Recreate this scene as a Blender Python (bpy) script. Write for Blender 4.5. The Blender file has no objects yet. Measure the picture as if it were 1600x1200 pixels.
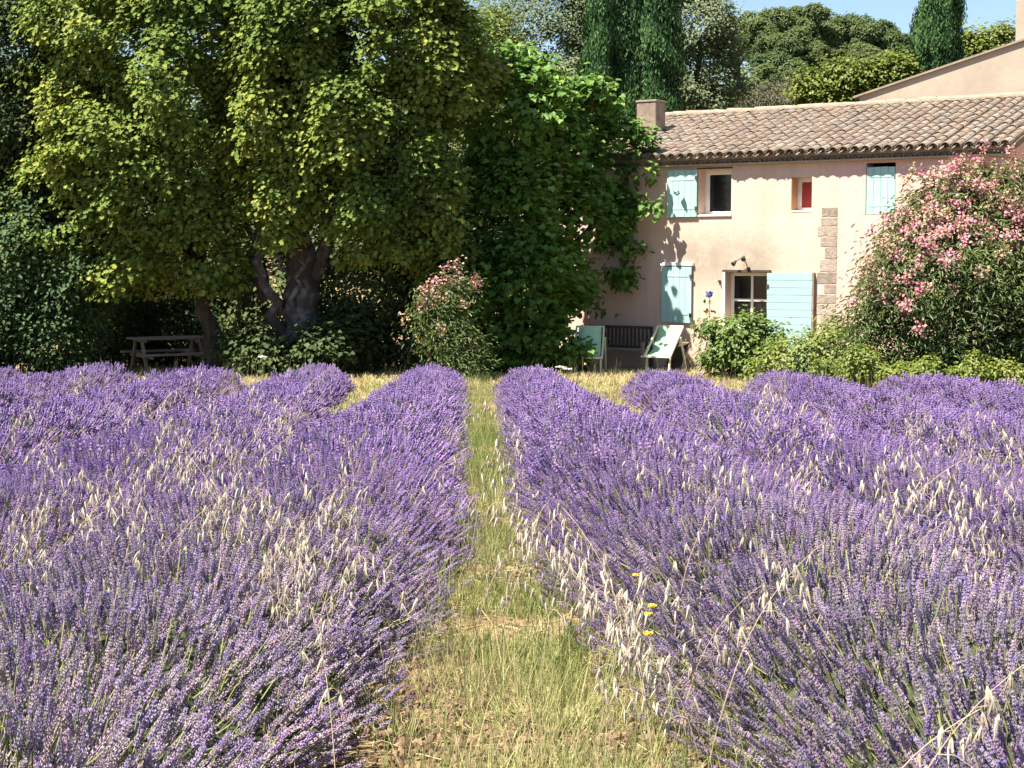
import bpy, math, random
import numpy as np

rng = np.random.default_rng(7)
random.seed(7)
S = bpy.context.scene
COL = S.collection

# ------------------------------------------------------------------ camera
FPX = 2400.0                                   # focal length in pixels of the 1600 px wide photograph
YAW, PIT = math.radians(1.742), math.atan(200 / FPX)
CAM = np.array([0, 0, 1.6])
Fh = np.array([math.sin(YAW), math.cos(YAW), 0]); RT = np.array([math.cos(YAW), -math.sin(YAW), 0])
FW = Fh * math.cos(PIT) + np.array([0, 0, -math.sin(PIT)]); UP = np.cross(RT, FW)
cd = bpy.data.cameras.new('camera'); cam = bpy.data.objects.new('camera', cd); COL.objects.link(cam)
cam.location = CAM; cam.rotation_euler = (math.pi / 2 - PIT, 0, -YAW)
cd.sensor_width = 36; cd.lens = 36 * FPX / 1600; cd.clip_start = .1; cd.clip_end = 2000
S.camera = cam

# ------------------------------------------------------------------ light
TH = math.radians(-34.742)                     # the house's turn about z
ux = np.array([math.cos(TH), math.sin(TH), 0]); uy = np.array([-math.sin(TH), math.cos(TH), 0])
sv = -.48 * ux - 1.0 * uy + 1.9 * np.array([0, 0, 1.]); sv /= np.linalg.norm(sv)
SUN_EL = math.asin(sv[2]); SUN_AZ = math.atan2(sv[0], sv[1])      # clockwise from +Y
W = bpy.data.worlds.new('World'); S.world = W; W.use_nodes = True
nt = W.node_tree; bg = nt.nodes['Background']; sky = nt.nodes.new('ShaderNodeTexSky')
sky.sky_type = 'NISHITA'; sky.sun_disc = False; sky.sun_elevation = SUN_EL; sky.sun_rotation = SUN_AZ
sky.air_density = 1.0; sky.dust_density = 0.6; sky.ozone_density = 2.6
nt.links.new(sky.outputs[0], bg.inputs[0]); bg.inputs[1].default_value = .06
sl = bpy.data.lights.new('sun', 'SUN'); sl.energy = 4.8; sl.angle = math.radians(.53); sl.color = (1, .93, .82)
sun = bpy.data.objects.new('sun', sl); COL.objects.link(sun)
from mathutils import Vector, Matrix
sun.rotation_euler = Vector(sv).to_track_quat('Z', 'Y').to_euler()
V = S.view_settings; V.view_transform = 'Standard'; V.look = 'None'; V.exposure = 1.66; V.gamma = 1
S.cycles.max_bounces = 6; S.cycles.diffuse_bounces = 3; S.cycles.glossy_bounces = 2
S.cycles.transmission_bounces = 4; S.cycles.transparent_max_bounces = 4
S.cycles.caustics_reflective = False; S.cycles.caustics_refractive = False

# ------------------------------------------------------------------ helpers
def at(px, py, d):
    r = FW + (px - 800) / FPX * RT - (py - 600) / FPX * UP
    return CAM + r * d / (r @ Fh)

def gz(x, y):
    x = np.asarray(x, float); y = np.asarray(y, float)
    z = np.where(y < 34, -.0277 * y, -.942)
    hill = np.clip(y - 54, 0, 27)
    return z + hill * .37 + .9 * np.sin(x * .05) * np.clip((y - 60) / 60, 0, 1)

def on_ground(px, py, h):
    """the point h above the ground that is seen at a pixel"""
    r = FW + (px - 800) / FPX * RT - (py - 600) / FPX * UP
    lo, hi = 1., 60.
    for _ in range(40):
        m = (lo + hi) / 2; q = CAM + r * m / (r @ Fh)
        if q[2] - gz(q[0], q[1]) > h: lo = m
        else: hi = m
    return q

def setp(o, label=None, cat=None, group=None, kind=None):
    for k, v in (('label', label), ('category', cat), ('group', group), ('kind', kind)):
        if v: o[k] = v
    return o

def empty(name, loc, rz=0):
    o = bpy.data.objects.new(name, None); COL.objects.link(o)
    o.location = loc; o.rotation_euler = (0, 0, rz); o.empty_display_size = .2
    return o

def link(name, me, parent=None, loc=None):
    o = bpy.data.objects.new(name, me); COL.objects.link(o)
    if parent is not None: o.parent = parent
    if loc is not None: o.location = loc
    return o

def raw_mesh(name, v, groups, mat, face_attrs=None, smooth=False):
    """v: Nx3; groups: list of (M,k) index arrays"""
    me = bpy.data.meshes.new(name); v = np.asarray(v, np.float32)
    me.vertices.add(len(v)); me.vertices.foreach_set('co', v.ravel())
    nl = sum(g.size for g in groups); npoly = sum(len(g) for g in groups)
    me.loops.add(nl); me.polygons.add(npoly)
    me.loops.foreach_set('vertex_index', np.concatenate([g.ravel() for g in groups]).astype(np.int32))
    tot = np.concatenate([np.full(len(g), g.shape[1]) for g in groups])
    me.polygons.foreach_set('loop_start', (np.cumsum(tot) - tot).astype(np.int32))
    if smooth: me.polygons.foreach_set('use_smooth', np.ones(npoly, bool))
    for n, a in (face_attrs or {}).items():
        at_ = me.attributes.new(n, 'FLOAT', 'FACE'); at_.data.foreach_set('value', np.asarray(a, np.float32))
    me.update(calc_edges=True)
    if mat: me.materials.append(mat)
    return me

class MB:
    """collects boxes, bars, tubes and quads; build() links them as one mesh"""
    def __init__(s): s.v = []; s.f = []
    def add(s, vs, fs):
        n = len(s.v); s.v += [tuple(map(float, q)) for q in vs]; s.f += [tuple(i + n for i in f) for f in fs]; return s
    def box(s, c, d, M=None):
        c = np.array(c, float); d = np.array(d, float) / 2
        p = np.array([(i, j, k) for k in (-1, 1) for j in (-1, 1) for i in (-1, 1)]) * d
        if M is not None: p = p @ np.array(M).T
        return s.add(p + c, [(0, 2, 3, 1), (4, 5, 7, 6), (0, 1, 5, 4), (2, 6, 7, 3), (0, 4, 6, 2), (1, 3, 7, 5)])
    def bar(s, a, b, w, h, up=(0, 0, 1)):
        a = np.array(a, float); b = np.array(b, float); t = b - a; L = np.linalg.norm(t); t /= L
        x = np.cross(t, up); x /= np.linalg.norm(x); z = np.cross(x, t)
        return s.box((a + b) / 2, (w, L, h), np.stack([x, t, z], 1))
    def tube(s, pts, rad, n=8, cap=True):
        pts = np.array(pts, float); m = len(pts); rad = np.broadcast_to(rad, m); vs = []
        t0 = pts[1] - pts[0]; x = np.cross(t0, (.31, .17, .93)); x /= np.linalg.norm(x)
        for i in range(m):
            t = pts[min(i + 1, m - 1)] - pts[max(i - 1, 0)]; t /= np.linalg.norm(t)
            x = x - t * (x @ t); x /= np.linalg.norm(x); y = np.cross(t, x)
            for k in range(n):
                a = 2 * math.pi * k / n; vs.append(pts[i] + rad[i] * (math.cos(a) * x + math.sin(a) * y))
        fs = [(i * n + k, i * n + (k + 1) % n, (i + 1) * n + (k + 1) % n, (i + 1) * n + k) for i in range(m - 1) for k in range(n)]
        if cap: fs += [tuple(range(n - 1, -1, -1)), tuple((m - 1) * n + k for k in range(n))]
        return s.add(vs, fs)
    def mesh(s, name, mat, bevel=0, smooth=False):
        me = bpy.data.meshes.new(name); me.from_pydata(s.v, [], s.f); me.update()
        if mat: me.materials.append(mat)
        if smooth: me.polygons.foreach_set('use_smooth', np.ones(len(me.polygons), bool))
        return me
    def build(s, name, mat, parent=None, loc=None, bevel=0, smooth=False):
        o = link(name, s.mesh(name, mat, smooth=smooth), parent, loc)
        if bevel:
            b = o.modifiers.new('bevel', 'BEVEL'); b.width = bevel; b.segments = 1; b.limit_method = 'ANGLE'
        return o

# ------------------------------------------------------------------ materials
def new_mat(name):
    m = bpy.data.materials.new(name); m.use_nodes = True
    return m, m.node_tree, m.node_tree.nodes['Principled BSDF']

def ramp(nt, stops, interp='LINEAR'):
    r = nt.nodes.new('ShaderNodeValToRGB'); r.color_ramp.interpolation = interp
    while len(r.color_ramp.elements) < len(stops): r.color_ramp.elements.new(.5)
    for e, (p, c) in zip(r.color_ramp.elements, stops): e.position = p; e.color = (*c, 1)
    return r

def noise(nt, scale, detail=5, rough=.6, coord='Object', vec=None):
    t = nt.nodes.new('ShaderNodeTexNoise'); t.inputs['Scale'].default_value = scale
    t.inputs['Detail'].default_value = detail; t.inputs['Roughness'].default_value = rough
    if vec is None:
        tc = nt.nodes.new('ShaderNodeTexCoord'); vec = tc.outputs[coord]
    nt.links.new(vec, t.inputs['Vector'])
    return t

def mixc(nt, fac, a, b, mode='MIX'):
    m = nt.nodes.new('ShaderNodeMix'); m.data_type = 'RGBA'; m.blend_type = mode
    for sock, val in ((m.inputs[0], fac), (m.inputs[6], a), (m.inputs[7], b)):
        if hasattr(val, 'node'): nt.links.new(val, sock)
        elif isinstance(val, (int, float)): sock.default_value = val
        else: sock.default_value = (*val, 1)
    return m.outputs[2]

def attr(nt, name, typ='GEOMETRY'):
    a = nt.nodes.new('ShaderNodeAttribute'); a.attribute_name = name; a.attribute_type = typ
    return a.outputs['Fac']

def bump(nt, p, h, strength=.3, dist=.02):
    b = nt.nodes.new('ShaderNodeBump'); b.inputs['Strength'].default_value = strength; b.inputs['Distance'].default_value = dist
    nt.links.new(h, b.inputs['Height']); nt.links.new(b.outputs[0], p.inputs['Normal'])

def rough_mat(name, stops, scale=6, rough=.85, bs=.3, bd=.01, rand=0, stretch=None, spec=.3):
    m, nt, p = new_mat(name)
    vec = None
    if stretch:
        tc = nt.nodes.new('ShaderNodeTexCoord'); mp = nt.nodes.new('ShaderNodeMapping'); mp.inputs['Scale'].default_value = stretch
        nt.links.new(tc.outputs['Object'], mp.inputs[0]); vec = mp.outputs[0]
    n = noise(nt, scale, vec=vec); r = ramp(nt, stops)
    f = n.outputs['Fac']
    if rand:
        oi = nt.nodes.new('ShaderNodeObjectInfo'); ma = nt.nodes.new('ShaderNodeMath'); ma.operation = 'MULTIPLY_ADD'
        nt.links.new(oi.outputs['Random'], ma.inputs[0]); ma.inputs[1].default_value = rand
        sb = nt.nodes.new('ShaderNodeMath'); sb.operation = 'SUBTRACT'; nt.links.new(f, sb.inputs[0]); sb.inputs[1].default_value = rand / 2
        nt.links.new(sb.outputs[0], ma.inputs[2]); f = ma.outputs[0]
    nt.links.new(f, r.inputs[0]); nt.links.new(r.outputs[0], p.inputs['Base Color'])
    p.inputs['Roughness'].default_value = rough; p.inputs['Specular IOR Level'].default_value = spec
    n2 = noise(nt, scale * 6, 4, vec=vec); bump(nt, p, n2.outputs['Fac'], bs, bd)
    return m

def leaf_mat(name, stops, trans=.25, rough=.5, spec=.35, inst=None):
    """leaf colour by its own tint; a thin leaf lets some light through"""
    m, nt, p = new_mat(name)
    r = ramp(nt, stops); f = attr(nt, 'tint')
    nt.links.new(f, r.inputs[0]); nt.links.new(r.outputs[0], p.inputs['Base Color'])
    p.inputs['Roughness'].default_value = rough; p.inputs['Specular IOR Level'].default_value = spec
    t = nt.nodes.new('ShaderNodeBsdfTranslucent')
    tc = mixc(nt, .5, r.outputs[0], (.13, .23, .03)); nt.links.new(tc, t.inputs[0])
    mx = nt.nodes.new('ShaderNodeMixShader'); mx.inputs[0].default_value = trans
    nt.links.new(p.outputs[0], mx.inputs[1]); nt.links.new(t.outputs[0], mx.inputs[2])
    nt.links.new(mx.outputs[0], nt.nodes['Material Output'].inputs[0])
    return m

M = {}
M['olive_leaf'] = leaf_mat('yellow_green_leaf', [(0, (.050, .105, .026)), (.4, (.125, .185, .038)), (.8, (.25, .285, .055)), (1, (.34, .32, .06))], .30, .65, .12)
M['dark_leaf'] = leaf_mat('dark_green_leaf', [(0, (.028, .05, .02)), (.6, (.07, .10, .036)), (1, (.14, .165, .06))], .25, .65, .15)
M['laurel_leaf'] = leaf_mat('laurel_leaf', [(0, (.022, .044, .018)), (.6, (.055, .10, .036)), (1, (.115, .165, .06))], .22, .6, .2)
M['bright_leaf'] = leaf_mat('bright_green_leaf', [(0, (.045, .105, .02)), (.5, (.115, .23, .04)), (1, (.25, .37, .07))], .36, .5, .3)
M['grey_leaf'] = leaf_mat('grey_green_leaf', [(0, (.07, .095, .045)), (.5, (.125, .155, .07)), (1, (.20, .23, .11))], .28, .6)
M['lime_leaf'] = leaf_mat('lime_leaf', [(0, (.06, .085, .012)), (.5, (.13, .165, .02)), (1, (.24, .25, .035))], .3, .5)
M['cypress_leaf'] = leaf_mat('cypress_spray', [(0, (.014, .036, .013)), (.6, (.03, .082, .025)), (1, (.07, .135, .038))], .08, .7, .2)
M['pine_needle'] = leaf_mat('pine_needle', [(0, (.065, .095, .04)), (.5, (.12, .155, .06)), (1, (.19, .22, .085))], .22, .7, .2)
M['pine_needle_dark'] = leaf_mat('dark_pine_needle', [(0, (.045, .075, .033)), (.5, (.085, .125, .05)), (1, (.14, .18, .07))], .2, .7, .2)
M['oleander_leaf'] = leaf_mat('oleander_leaf', [(0, (.035, .06, .018)), (.6, (.095, .14, .036)), (1, (.17, .21, .06))], .25, .45, .4)
M['rose_leaf'] = leaf_mat('rose_leaf', [(0, (.03, .06, .012)), (.5, (.07, .12, .02)), (1, (.13, .19, .03))], .28, .5)
M['weed_leaf'] = leaf_mat('weed_leaf', [(0, (.05, .085, .014)), (.5, (.12, .165, .024)), (1, (.24, .26, .05))], .3, .5)
M['dry_twig_leaf'] = leaf_mat('dry_scrub', [(0, (.08, .075, .055)), (.5, (.13, .12, .08)), (1, (.2, .18, .12))], .1, .8)
M['pink_petal'] = leaf_mat('oleander_petal', [(0, (.28, .21, .11)), (.3, (.42, .30, .20)), (.5, (.50, .27, .26)), (.8, (.56, .23, .29)), (1, (.54, .14, .22))], .2, .6, .2)
M['bark'] = rough_mat('bark', [(.3, (.035, .028, .022)), (.7, (.11, .09, .07))], 9, .95, .8, .03, stretch=(1, 1, .3))
M['pale_bark'] = rough_mat('mottled_bark', [(.35, (.035, .03, .028)), (.52, (.06, .054, .052)), (.64, (.14, .14, .155))], 4, .9, .6, .02)

# plaster of the farmhouse: ochre pink, greyer damp patches over the lower openings, pinker bay beyond the quoins
m, nt_, p = new_mat('pink_plaster')
tc = nt_.nodes.new('ShaderNodeTexCoord'); sx = nt_.nodes.new('ShaderNodeSeparateXYZ'); nt_.links.new(tc.outputs['Object'], sx.inputs[0])
n1 = noise(nt_, .9, 6); r1 = ramp(nt_, [(.3, (.54, .385, .30)), (.5, (.61, .435, .35)), (.7, (.60, .455, .38))]); nt_.links.new(n1.outputs['Fac'], r1.inputs[0])
rx = nt_.nodes.new('ShaderNodeMapRange'); rx.inputs[1].default_value = 3.2; rx.inputs[2].default_value = 3.9; nt_.links.new(sx.outputs[0], rx.inputs[0])
c1 = mixc(nt_, rx.outputs[0], r1.outputs[0], (.64, .40, .36))
# damp patch: its own shape between z 2 and 3.2
def band(s, a, b, c, d):
    u = nt_.nodes.new('ShaderNodeMapRange'); u.inputs[1].default_value = a; u.inputs[2].default_value = b; nt_.links.new(s, u.inputs[0])
    w = nt_.nodes.new('ShaderNodeMapRange'); w.inputs[1].default_value = d; w.inputs[2].default_value = c; nt_.links.new(s, w.inputs[0])
    k = nt_.nodes.new('ShaderNodeMath'); k.operation = 'MULTIPLY'; nt_.links.new(u.outputs[0], k.inputs[0]); nt_.links.new(w.outputs[0], k.inputs[1]); return k.outputs[0]
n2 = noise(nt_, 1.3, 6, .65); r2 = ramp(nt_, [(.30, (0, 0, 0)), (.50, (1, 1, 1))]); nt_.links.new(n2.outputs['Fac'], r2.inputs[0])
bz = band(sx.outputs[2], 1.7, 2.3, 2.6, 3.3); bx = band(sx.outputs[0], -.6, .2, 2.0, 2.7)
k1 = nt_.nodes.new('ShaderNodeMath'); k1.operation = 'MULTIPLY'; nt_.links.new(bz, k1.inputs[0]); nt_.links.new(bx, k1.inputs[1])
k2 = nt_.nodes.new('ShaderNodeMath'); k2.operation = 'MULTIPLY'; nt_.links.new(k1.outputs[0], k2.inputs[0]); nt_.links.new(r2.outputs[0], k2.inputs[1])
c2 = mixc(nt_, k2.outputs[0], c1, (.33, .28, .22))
n3 = noise(nt_, 14, 5); mp_ = nt_.nodes.new('ShaderNodeMapping'); mp_.inputs['Scale'].default_value = (3.2, 3.2, .28); nt_.links.new(tc.outputs['Object'], mp_.inputs[0])
n5 = noise(nt_, 1.0, 6, .7, vec=mp_.outputs[0]); r5 = ramp(nt_, [(.46, (0, 0, 0)), (.72, (.6, .6, .6))]); nt_.links.new(n5.outputs['Fac'], r5.inputs[0])
c2 = mixc(nt_, r5.outputs[0], c2, (.43, .345, .27))
c3 = mixc(nt_, .16, c2, n3.outputs['Color'], 'OVERLAY')
nt_.links.new(c3, p.inputs['Base Color']); p.inputs['Roughness'].default_value = .92; p.inputs['Specular IOR Level'].default_value = .15
n4 = noise(nt_, 5, 8, .7); bump(nt_, p, n4.outputs['Fac'], .35, .03)
M['plaster'] = m
M['grey_plaster'] = rough_mat('grey_plaster', [(.3, (.30, .245, .19)), (.7, (.39, .325, .26))], 1.2, .95, .3, .02)
M['chimney_plaster'] = rough_mat('sooty_plaster', [(.3, (.17, .13, .10)), (.55, (.28, .22, .17)), (.7, (.36, .29, .23))], 3, .95, .5, .02)
m, nt_, p = new_mat('clay_tile')
oi = nt_.nodes.new('ShaderNodeObjectInfo'); ad = nt_.nodes.new('ShaderNodeMath'); ad.operation = 'ADD'
nt_.links.new(oi.outputs['Random'], ad.inputs[0]); nt_.links.new(attr(nt_, 'tint'), ad.inputs[1])
fr = nt_.nodes.new('ShaderNodeMath'); fr.operation = 'FRACT'; nt_.links.new(ad.outputs[0], fr.inputs[0])
rr = ramp(nt_, [(0, (.22, .165, .125)), (.2, (.275, .205, .15)), (.45, (.24, .195, .155)), (.65, (.31, .255, .20)), (.85, (.20, .17, .145)), (1, (.25, .18, .14))]); nt_.links.new(fr.outputs[0], rr.inputs[0])
g = nt_.nodes.new('ShaderNodeNewGeometry'); n1 = noise(nt_, 5, 6, .7, vec=g.outputs['Position']); q = ramp(nt_, [(.42, (0, 0, 0)), (.62, (1, 1, 1))]); nt_.links.new(n1.outputs['Fac'], q.inputs[0])
qq = nt_.nodes.new('ShaderNodeMath'); qq.operation = 'MULTIPLY'; qq.inputs[1].default_value = .7; nt_.links.new(q.outputs[0], qq.inputs[0])
nt_.links.new(mixc(nt_, qq.outputs[0], rr.outputs[0], (.125, .105, .085)), p.inputs['Base Color'])
p.inputs['Roughness'].default_value = .95; p.inputs['Specular IOR Level'].default_value = .15; bump(nt_, p, n1.outputs['Fac'], .4, .02)
M['tile'] = m
M['mortar'] = rough_mat('mortar', [(.3, (.20, .16, .115)), (.7, (.30, .245, .18))], 6)
M['stone'] = rough_mat('grey_stone', [(.3, (.25, .205, .165)), (.7, (.46, .385, .31))], 9, .95, .9, .04, rand=.3)
M['teal'] = rough_mat('mint_paint', [(.25, (.30, .49, .44)), (.6, (.36, .56, .51)), (.8, (.41, .60, .55))], 3, .65, .2, .004, rand=.15, stretch=(4, 4, .6))
M['pale_teal'] = rough_mat('pale_mint_paint', [(.25, (.27, .43, .41)), (.75, (.32, .485, .46))], 3, .65, .2, .004, rand=.15, stretch=(.6, 4, 4))
M['white'] = rough_mat('white_paint', [(.3, (.70, .67, .60)), (.7, (.80, .77, .71))], 5, .6, .1, .003)
M['sling'] = rough_mat('mint_canvas', [(.3, (.37, .60, .36)), (.7, (.45, .68, .43))], 10, .85, .2, .003)
M['pale_wood'] = rough_mat('pale_wood', [(.3, (.48, .50, .37)), (.7, (.60, .62, .48))], 6, .7, .2, .004, stretch=(3, 3, .5))
M['grey_wood'] = rough_mat('weathered_wood', [(.3, (.20, .15, .105)), (.7, (.38, .305, .225))], 6, .9, .4, .006, rand=.2, stretch=(.6, 4, 4))
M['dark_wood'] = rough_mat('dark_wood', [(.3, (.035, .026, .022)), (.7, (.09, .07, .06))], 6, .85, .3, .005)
M['iron'] = rough_mat('dark_iron', [(.3, (.03, .028, .025)), (.7, (.09, .075, .06))], 12, .6, .3, .003)
M['brick_red'] = rough_mat('orange_reveal', [(.3, (.48, .24, .13)), (.7, (.58, .31, .17))], 5)
M['curtain'] = rough_mat('red_curtain', [(.3, (.26, .035, .03)), (.7, (.36, .06, .05))], 6, .9, .2, .01, stretch=(12, 12, .3))
m, nt_, p = new_mat('window_glass'); p.inputs['Base Color'].default_value = (.012, .012, .013, 1); p.inputs['Roughness'].default_value = .06; p.inputs['Specular IOR Level'].default_value = .4; M['glass'] = m
M['soil_clod'] = rough_mat('soil_clod', [(.3, (.10, .062, .038)), (.7, (.25, .165, .10))], 8, .95, .5, .02, rand=.5)
M['terrace'] = rough_mat('terrace_stone', [(.3, (.20, .17, .13)), (.7, (.36, .31, .24))], 3, .95, .4, .02)
M['paleflower'] = rough_mat('white_umbel', [(.3, (.68, .66, .58)), (.7, (.8, .78, .72))], 20, .8, .2, .003)
M['yellowflower'] = rough_mat('yellow_petal', [(.3, (.62, .42, .03)), (.7, (.75, .55, .05))], 20, .7, .2, .003)
M['blueflower'] = rough_mat('blue_petal', [(.3, (.25, .27, .62)), (.7, (.36, .38, .74))], 20, .7, .2, .003)
M['greenstem'] = rough_mat('green_stem', [(.3, (.10, .13, .04)), (.7, (.20, .22, .08))], 20, .8, .2, .003)

# instanced plants take a tint from the point they grow on
def inst_mat(name, build, trans=.2):
    m, nt, p = new_mat(name)
    c = build(nt); nt.links.new(c, p.inputs['Base Color'])
    p.inputs['Roughness'].default_value = .75; p.inputs['Specular IOR Level'].default_value = .2
    t = nt.nodes.new('ShaderNodeBsdfTranslucent'); nt.links.new(c, t.inputs[0])
    mx = nt.nodes.new('ShaderNodeMixShader'); mx.inputs[0].default_value = trans
    nt.links.new(p.outputs[0], mx.inputs[1]); nt.links.new(t.outputs[0], mx.inputs[2])
    nt.links.new(mx.outputs[0], nt.nodes['Material Output'].inputs[0])
    return m
def lav_build(nt):
    oi = nt.nodes.new('ShaderNodeObjectInfo')
    a = attr(nt, 'tint', 'INSTANCER')
    cal = ramp(nt, [(0, (.29, .265, .28)), (.35, (.285, .24, .325)), (.7, (.25, .185, .34)), (1, (.215, .145, .335))]); nt.links.new(a, cal.inputs[0])
    vary = ramp(nt, [(0, (.62, .60, .70)), (.4, (1, 1, 1)), (.8, (1.15, 1.0, 1.0)), (.93, (1.2, 1.08, .98)), (1, (1.35, 1.25, 1.05))]); nt.links.new(oi.outputs['Random'], vary.inputs[0])
    c = mixc(nt, 1., cal.outputs[0], vary.outputs[0], 'MULTIPLY')
    k = attr(nt, 'k'); kr = ramp(nt, [(.30, (.75, .77, .65)), (.5, (1, 1, 1)), (.62, (1.25, 1.22, 1.22)), (.85, (1.75, 1.66, 1.70))]); nt.links.new(k, kr.inputs[0]); c = mixc(nt, 1., c, kr.outputs[0], 'MULTIPLY')
    pet = nt.nodes.new('ShaderNodeMath'); pet.operation = 'GREATER_THAN'; pet.inputs[1].default_value = .75; nt.links.new(k, pet.inputs[0])
    c = mixc(nt, pet.outputs[0], c, (.21, .16, .48))
    st = nt.nodes.new('ShaderNodeMath'); st.operation = 'LESS_THAN'; st.inputs[1].default_value = .25; nt.links.new(k, st.inputs[0])
    sc = ramp(nt, [(0, (.19, .21, .10)), (.6, (.27, .285, .13)), (1, (.36, .37, .12))]); nt.links.new(oi.outputs['Random'], sc.inputs[0])
    return mixc(nt, st.outputs[0], c, sc.outputs[0])
M['lavender'] = inst_mat('lavender_spike', lav_build, .12)
def grass_build(nt):
    oi = nt.nodes.new('ShaderNodeObjectInfo')
    a = attr(nt, 'tint', 'INSTANCER')
    r = ramp(nt, [(0, (.13, .185, .045)), (.35, (.26, .30, .10)), (.65, (.40, .37, .18)), (1, (.52, .43, .24))]); nt.links.new(a, r.inputs[0])
    v = ramp(nt, [(0, (.7, .7, .7)), (1, (1.25, 1.2, 1.15))]); nt.links.new(oi.outputs['Random'], v.inputs[0])
    return mixc(nt, 1., r.outputs[0], v.outputs[0], 'MULTIPLY')
M['grass'] = inst_mat('grass_blade', grass_build, .25)
M['oat'] = rough_mat('dry_oat', [(.3, (.32, .265, .195)), (.7, (.49, .425, .335))], 10, .7, .2, .003, rand=.3)
M['oat_stem'] = rough_mat('dry_oat_stem', [(.3, (.36, .27, .19)), (.7, (.52, .41, .29))], 10, .8, .2, .003, rand=.3)
M['mound'] = rough_mat('lavender_leaf_mound', [(.3, (.06, .075, .035)), (.7, (.17, .19, .09))], 22, .95, .9, .05)

# ------------------------------------------------------------------ ground
m, nt_, p = new_mat('field_soil')
n1 = noise(nt_, .55, 8, .65); r1 = ramp(nt_, [(.3, (.21, .15, .09)), (.5, (.33, .25, .15)), (.68, (.43, .345, .21))]); nt_.links.new(n1.outputs['Fac'], r1.inputs[0])
n2 = noise(nt_, 9, 8, .7); r2 = ramp(nt_, [(.35, (.5, .42, .34)), (.65, (1.2, 1.15, 1.05))]); nt_.links.new(n2.outputs['Fac'], r2.inputs[0])
nt_.links.new(mixc(nt_, 1., r1.outputs[0], r2.outputs[0], 'MULTIPLY'), p.inputs['Base Color']); p.inputs['Roughness'].default_value = .97; p.inputs['Specular IOR Level'].default_value = .1
bump(nt_, p, n2.outputs['Fac'], .8, .05)
M['soil'] = m
xs = np.concatenate([np.linspace(-600, -40, 12), np.linspace(-36, 36, 60), np.linspace(40, 600, 12)])
ys = np.concatenate([np.linspace(-40, 0, 6), np.linspace(1, 60, 90), np.linspace(64, 150, 22), np.linspace(170, 900, 10)])
X, Y = np.meshgrid(xs, ys); Z = gz(X, Y) + .012 * rng.standard_normal(X.shape) * (Y < 40)
nx = len(xs); ii = np.arange(nx * len(ys)).reshape(len(ys), nx)
q = np.stack([ii[:-1, :-1], ii[:-1, 1:], ii[1:, 1:], ii[1:, :-1]], -1).reshape(-1, 4)
gr = link('ground', raw_mesh('ground', np.stack([X, Y, Z], -1).reshape(-1, 3), [q], M['soil'], smooth=True))
setp(gr, 'dry sandy soil of the lavender field running up to the wooded hill', kind='structure')

# ------------------------------------------------------------------ farmhouse
G = at(1060, 580, 34); HZ = G[2]
house = empty('farmhouse', G, TH)
setp(house, 'pink plastered farmhouse with mint shutters and a canal tile roof behind the lavender field', 'house')
X0, X1, ZE = -3.1, 7.1, 4.66
OPEN = [(.45, 1.23, 3.42, 4.42), (2.61, 3.07, 3.48, 4.2), (4.24, 4.86, 3.39, 4.44), (1.12, 2.12, 1.0, 2.19)]   # x0 x1 z0 z1
def walled(x0, x1, z0, z1, ops, depth):
    b = MB(); gx = sorted({x0, x1, *[o[0] for o in ops], *[o[1] for o in ops]}); gzz = sorted({z0, z1, *[o[2] for o in ops], *[o[3] for o in ops]})
    for i in range(len(gx) - 1):
        for j in range(len(gzz) - 1):
            cx, cz = (gx[i] + gx[i + 1]) / 2, (gzz[j] + gzz[j + 1]) / 2
            if any(o[0] < cx < o[1] and o[2] < cz < o[3] for o in ops): continue
            b.add([(gx[i], 0, gzz[j]), (gx[i + 1], 0, gzz[j]), (gx[i + 1], 0, gzz[j + 1]), (gx[i], 0, gzz[j + 1])], [(0, 1, 2, 3)])
    for a, c, d, e in ops:
        for P4 in ([(a, 0, d), (a, 0, e), (a, depth, e), (a, depth, d)], [(c, 0, d), (c, depth, d), (c, depth, e), (c, 0, e)],
                   [(a, 0, e), (c, 0, e), (c, depth, e), (a, depth, e)], [(a, 0, d), (a, depth, d), (c, depth, d), (c, 0, d)]):
            b.add(P4, [(0, 1, 2, 3)])
    return b
DH, RZ, SL = 9.0, 6.06, .283
w = walled(X0, X1, -.6, ZE + .1, OPEN, .44)
# gable ends and back wall
for x in (X0, X1):
    b_ = [(x, 0, -.6), (x, DH, -.6), (x, DH, ZE + .1), (x, DH / 2, RZ - .12), (x, 0, ZE + .1)]
    w.add(b_, [(0, 1, 2, 3, 4)] if x == X1 else [(4, 3, 2, 1, 0)])
w.add([(X0, DH, -.6), (X1, DH, -.6), (X1, DH, ZE + .1), (X0, DH, ZE + .1)], [(3, 2, 1, 0)])
w.build('wall', M['plaster'], house)
# reveal of the little window: a thin orange lining just inside it
l = MB(); a, c, d, e = OPEN[1]
l.box((a + .006, .215, (d + e) / 2), (.008, .41, e - d - .01)); l.box(((a + c) / 2, .215, d + .006), (c - a - .02, .41, .008)); l.build('reveal_lining', M['brick_red'], house)

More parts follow.
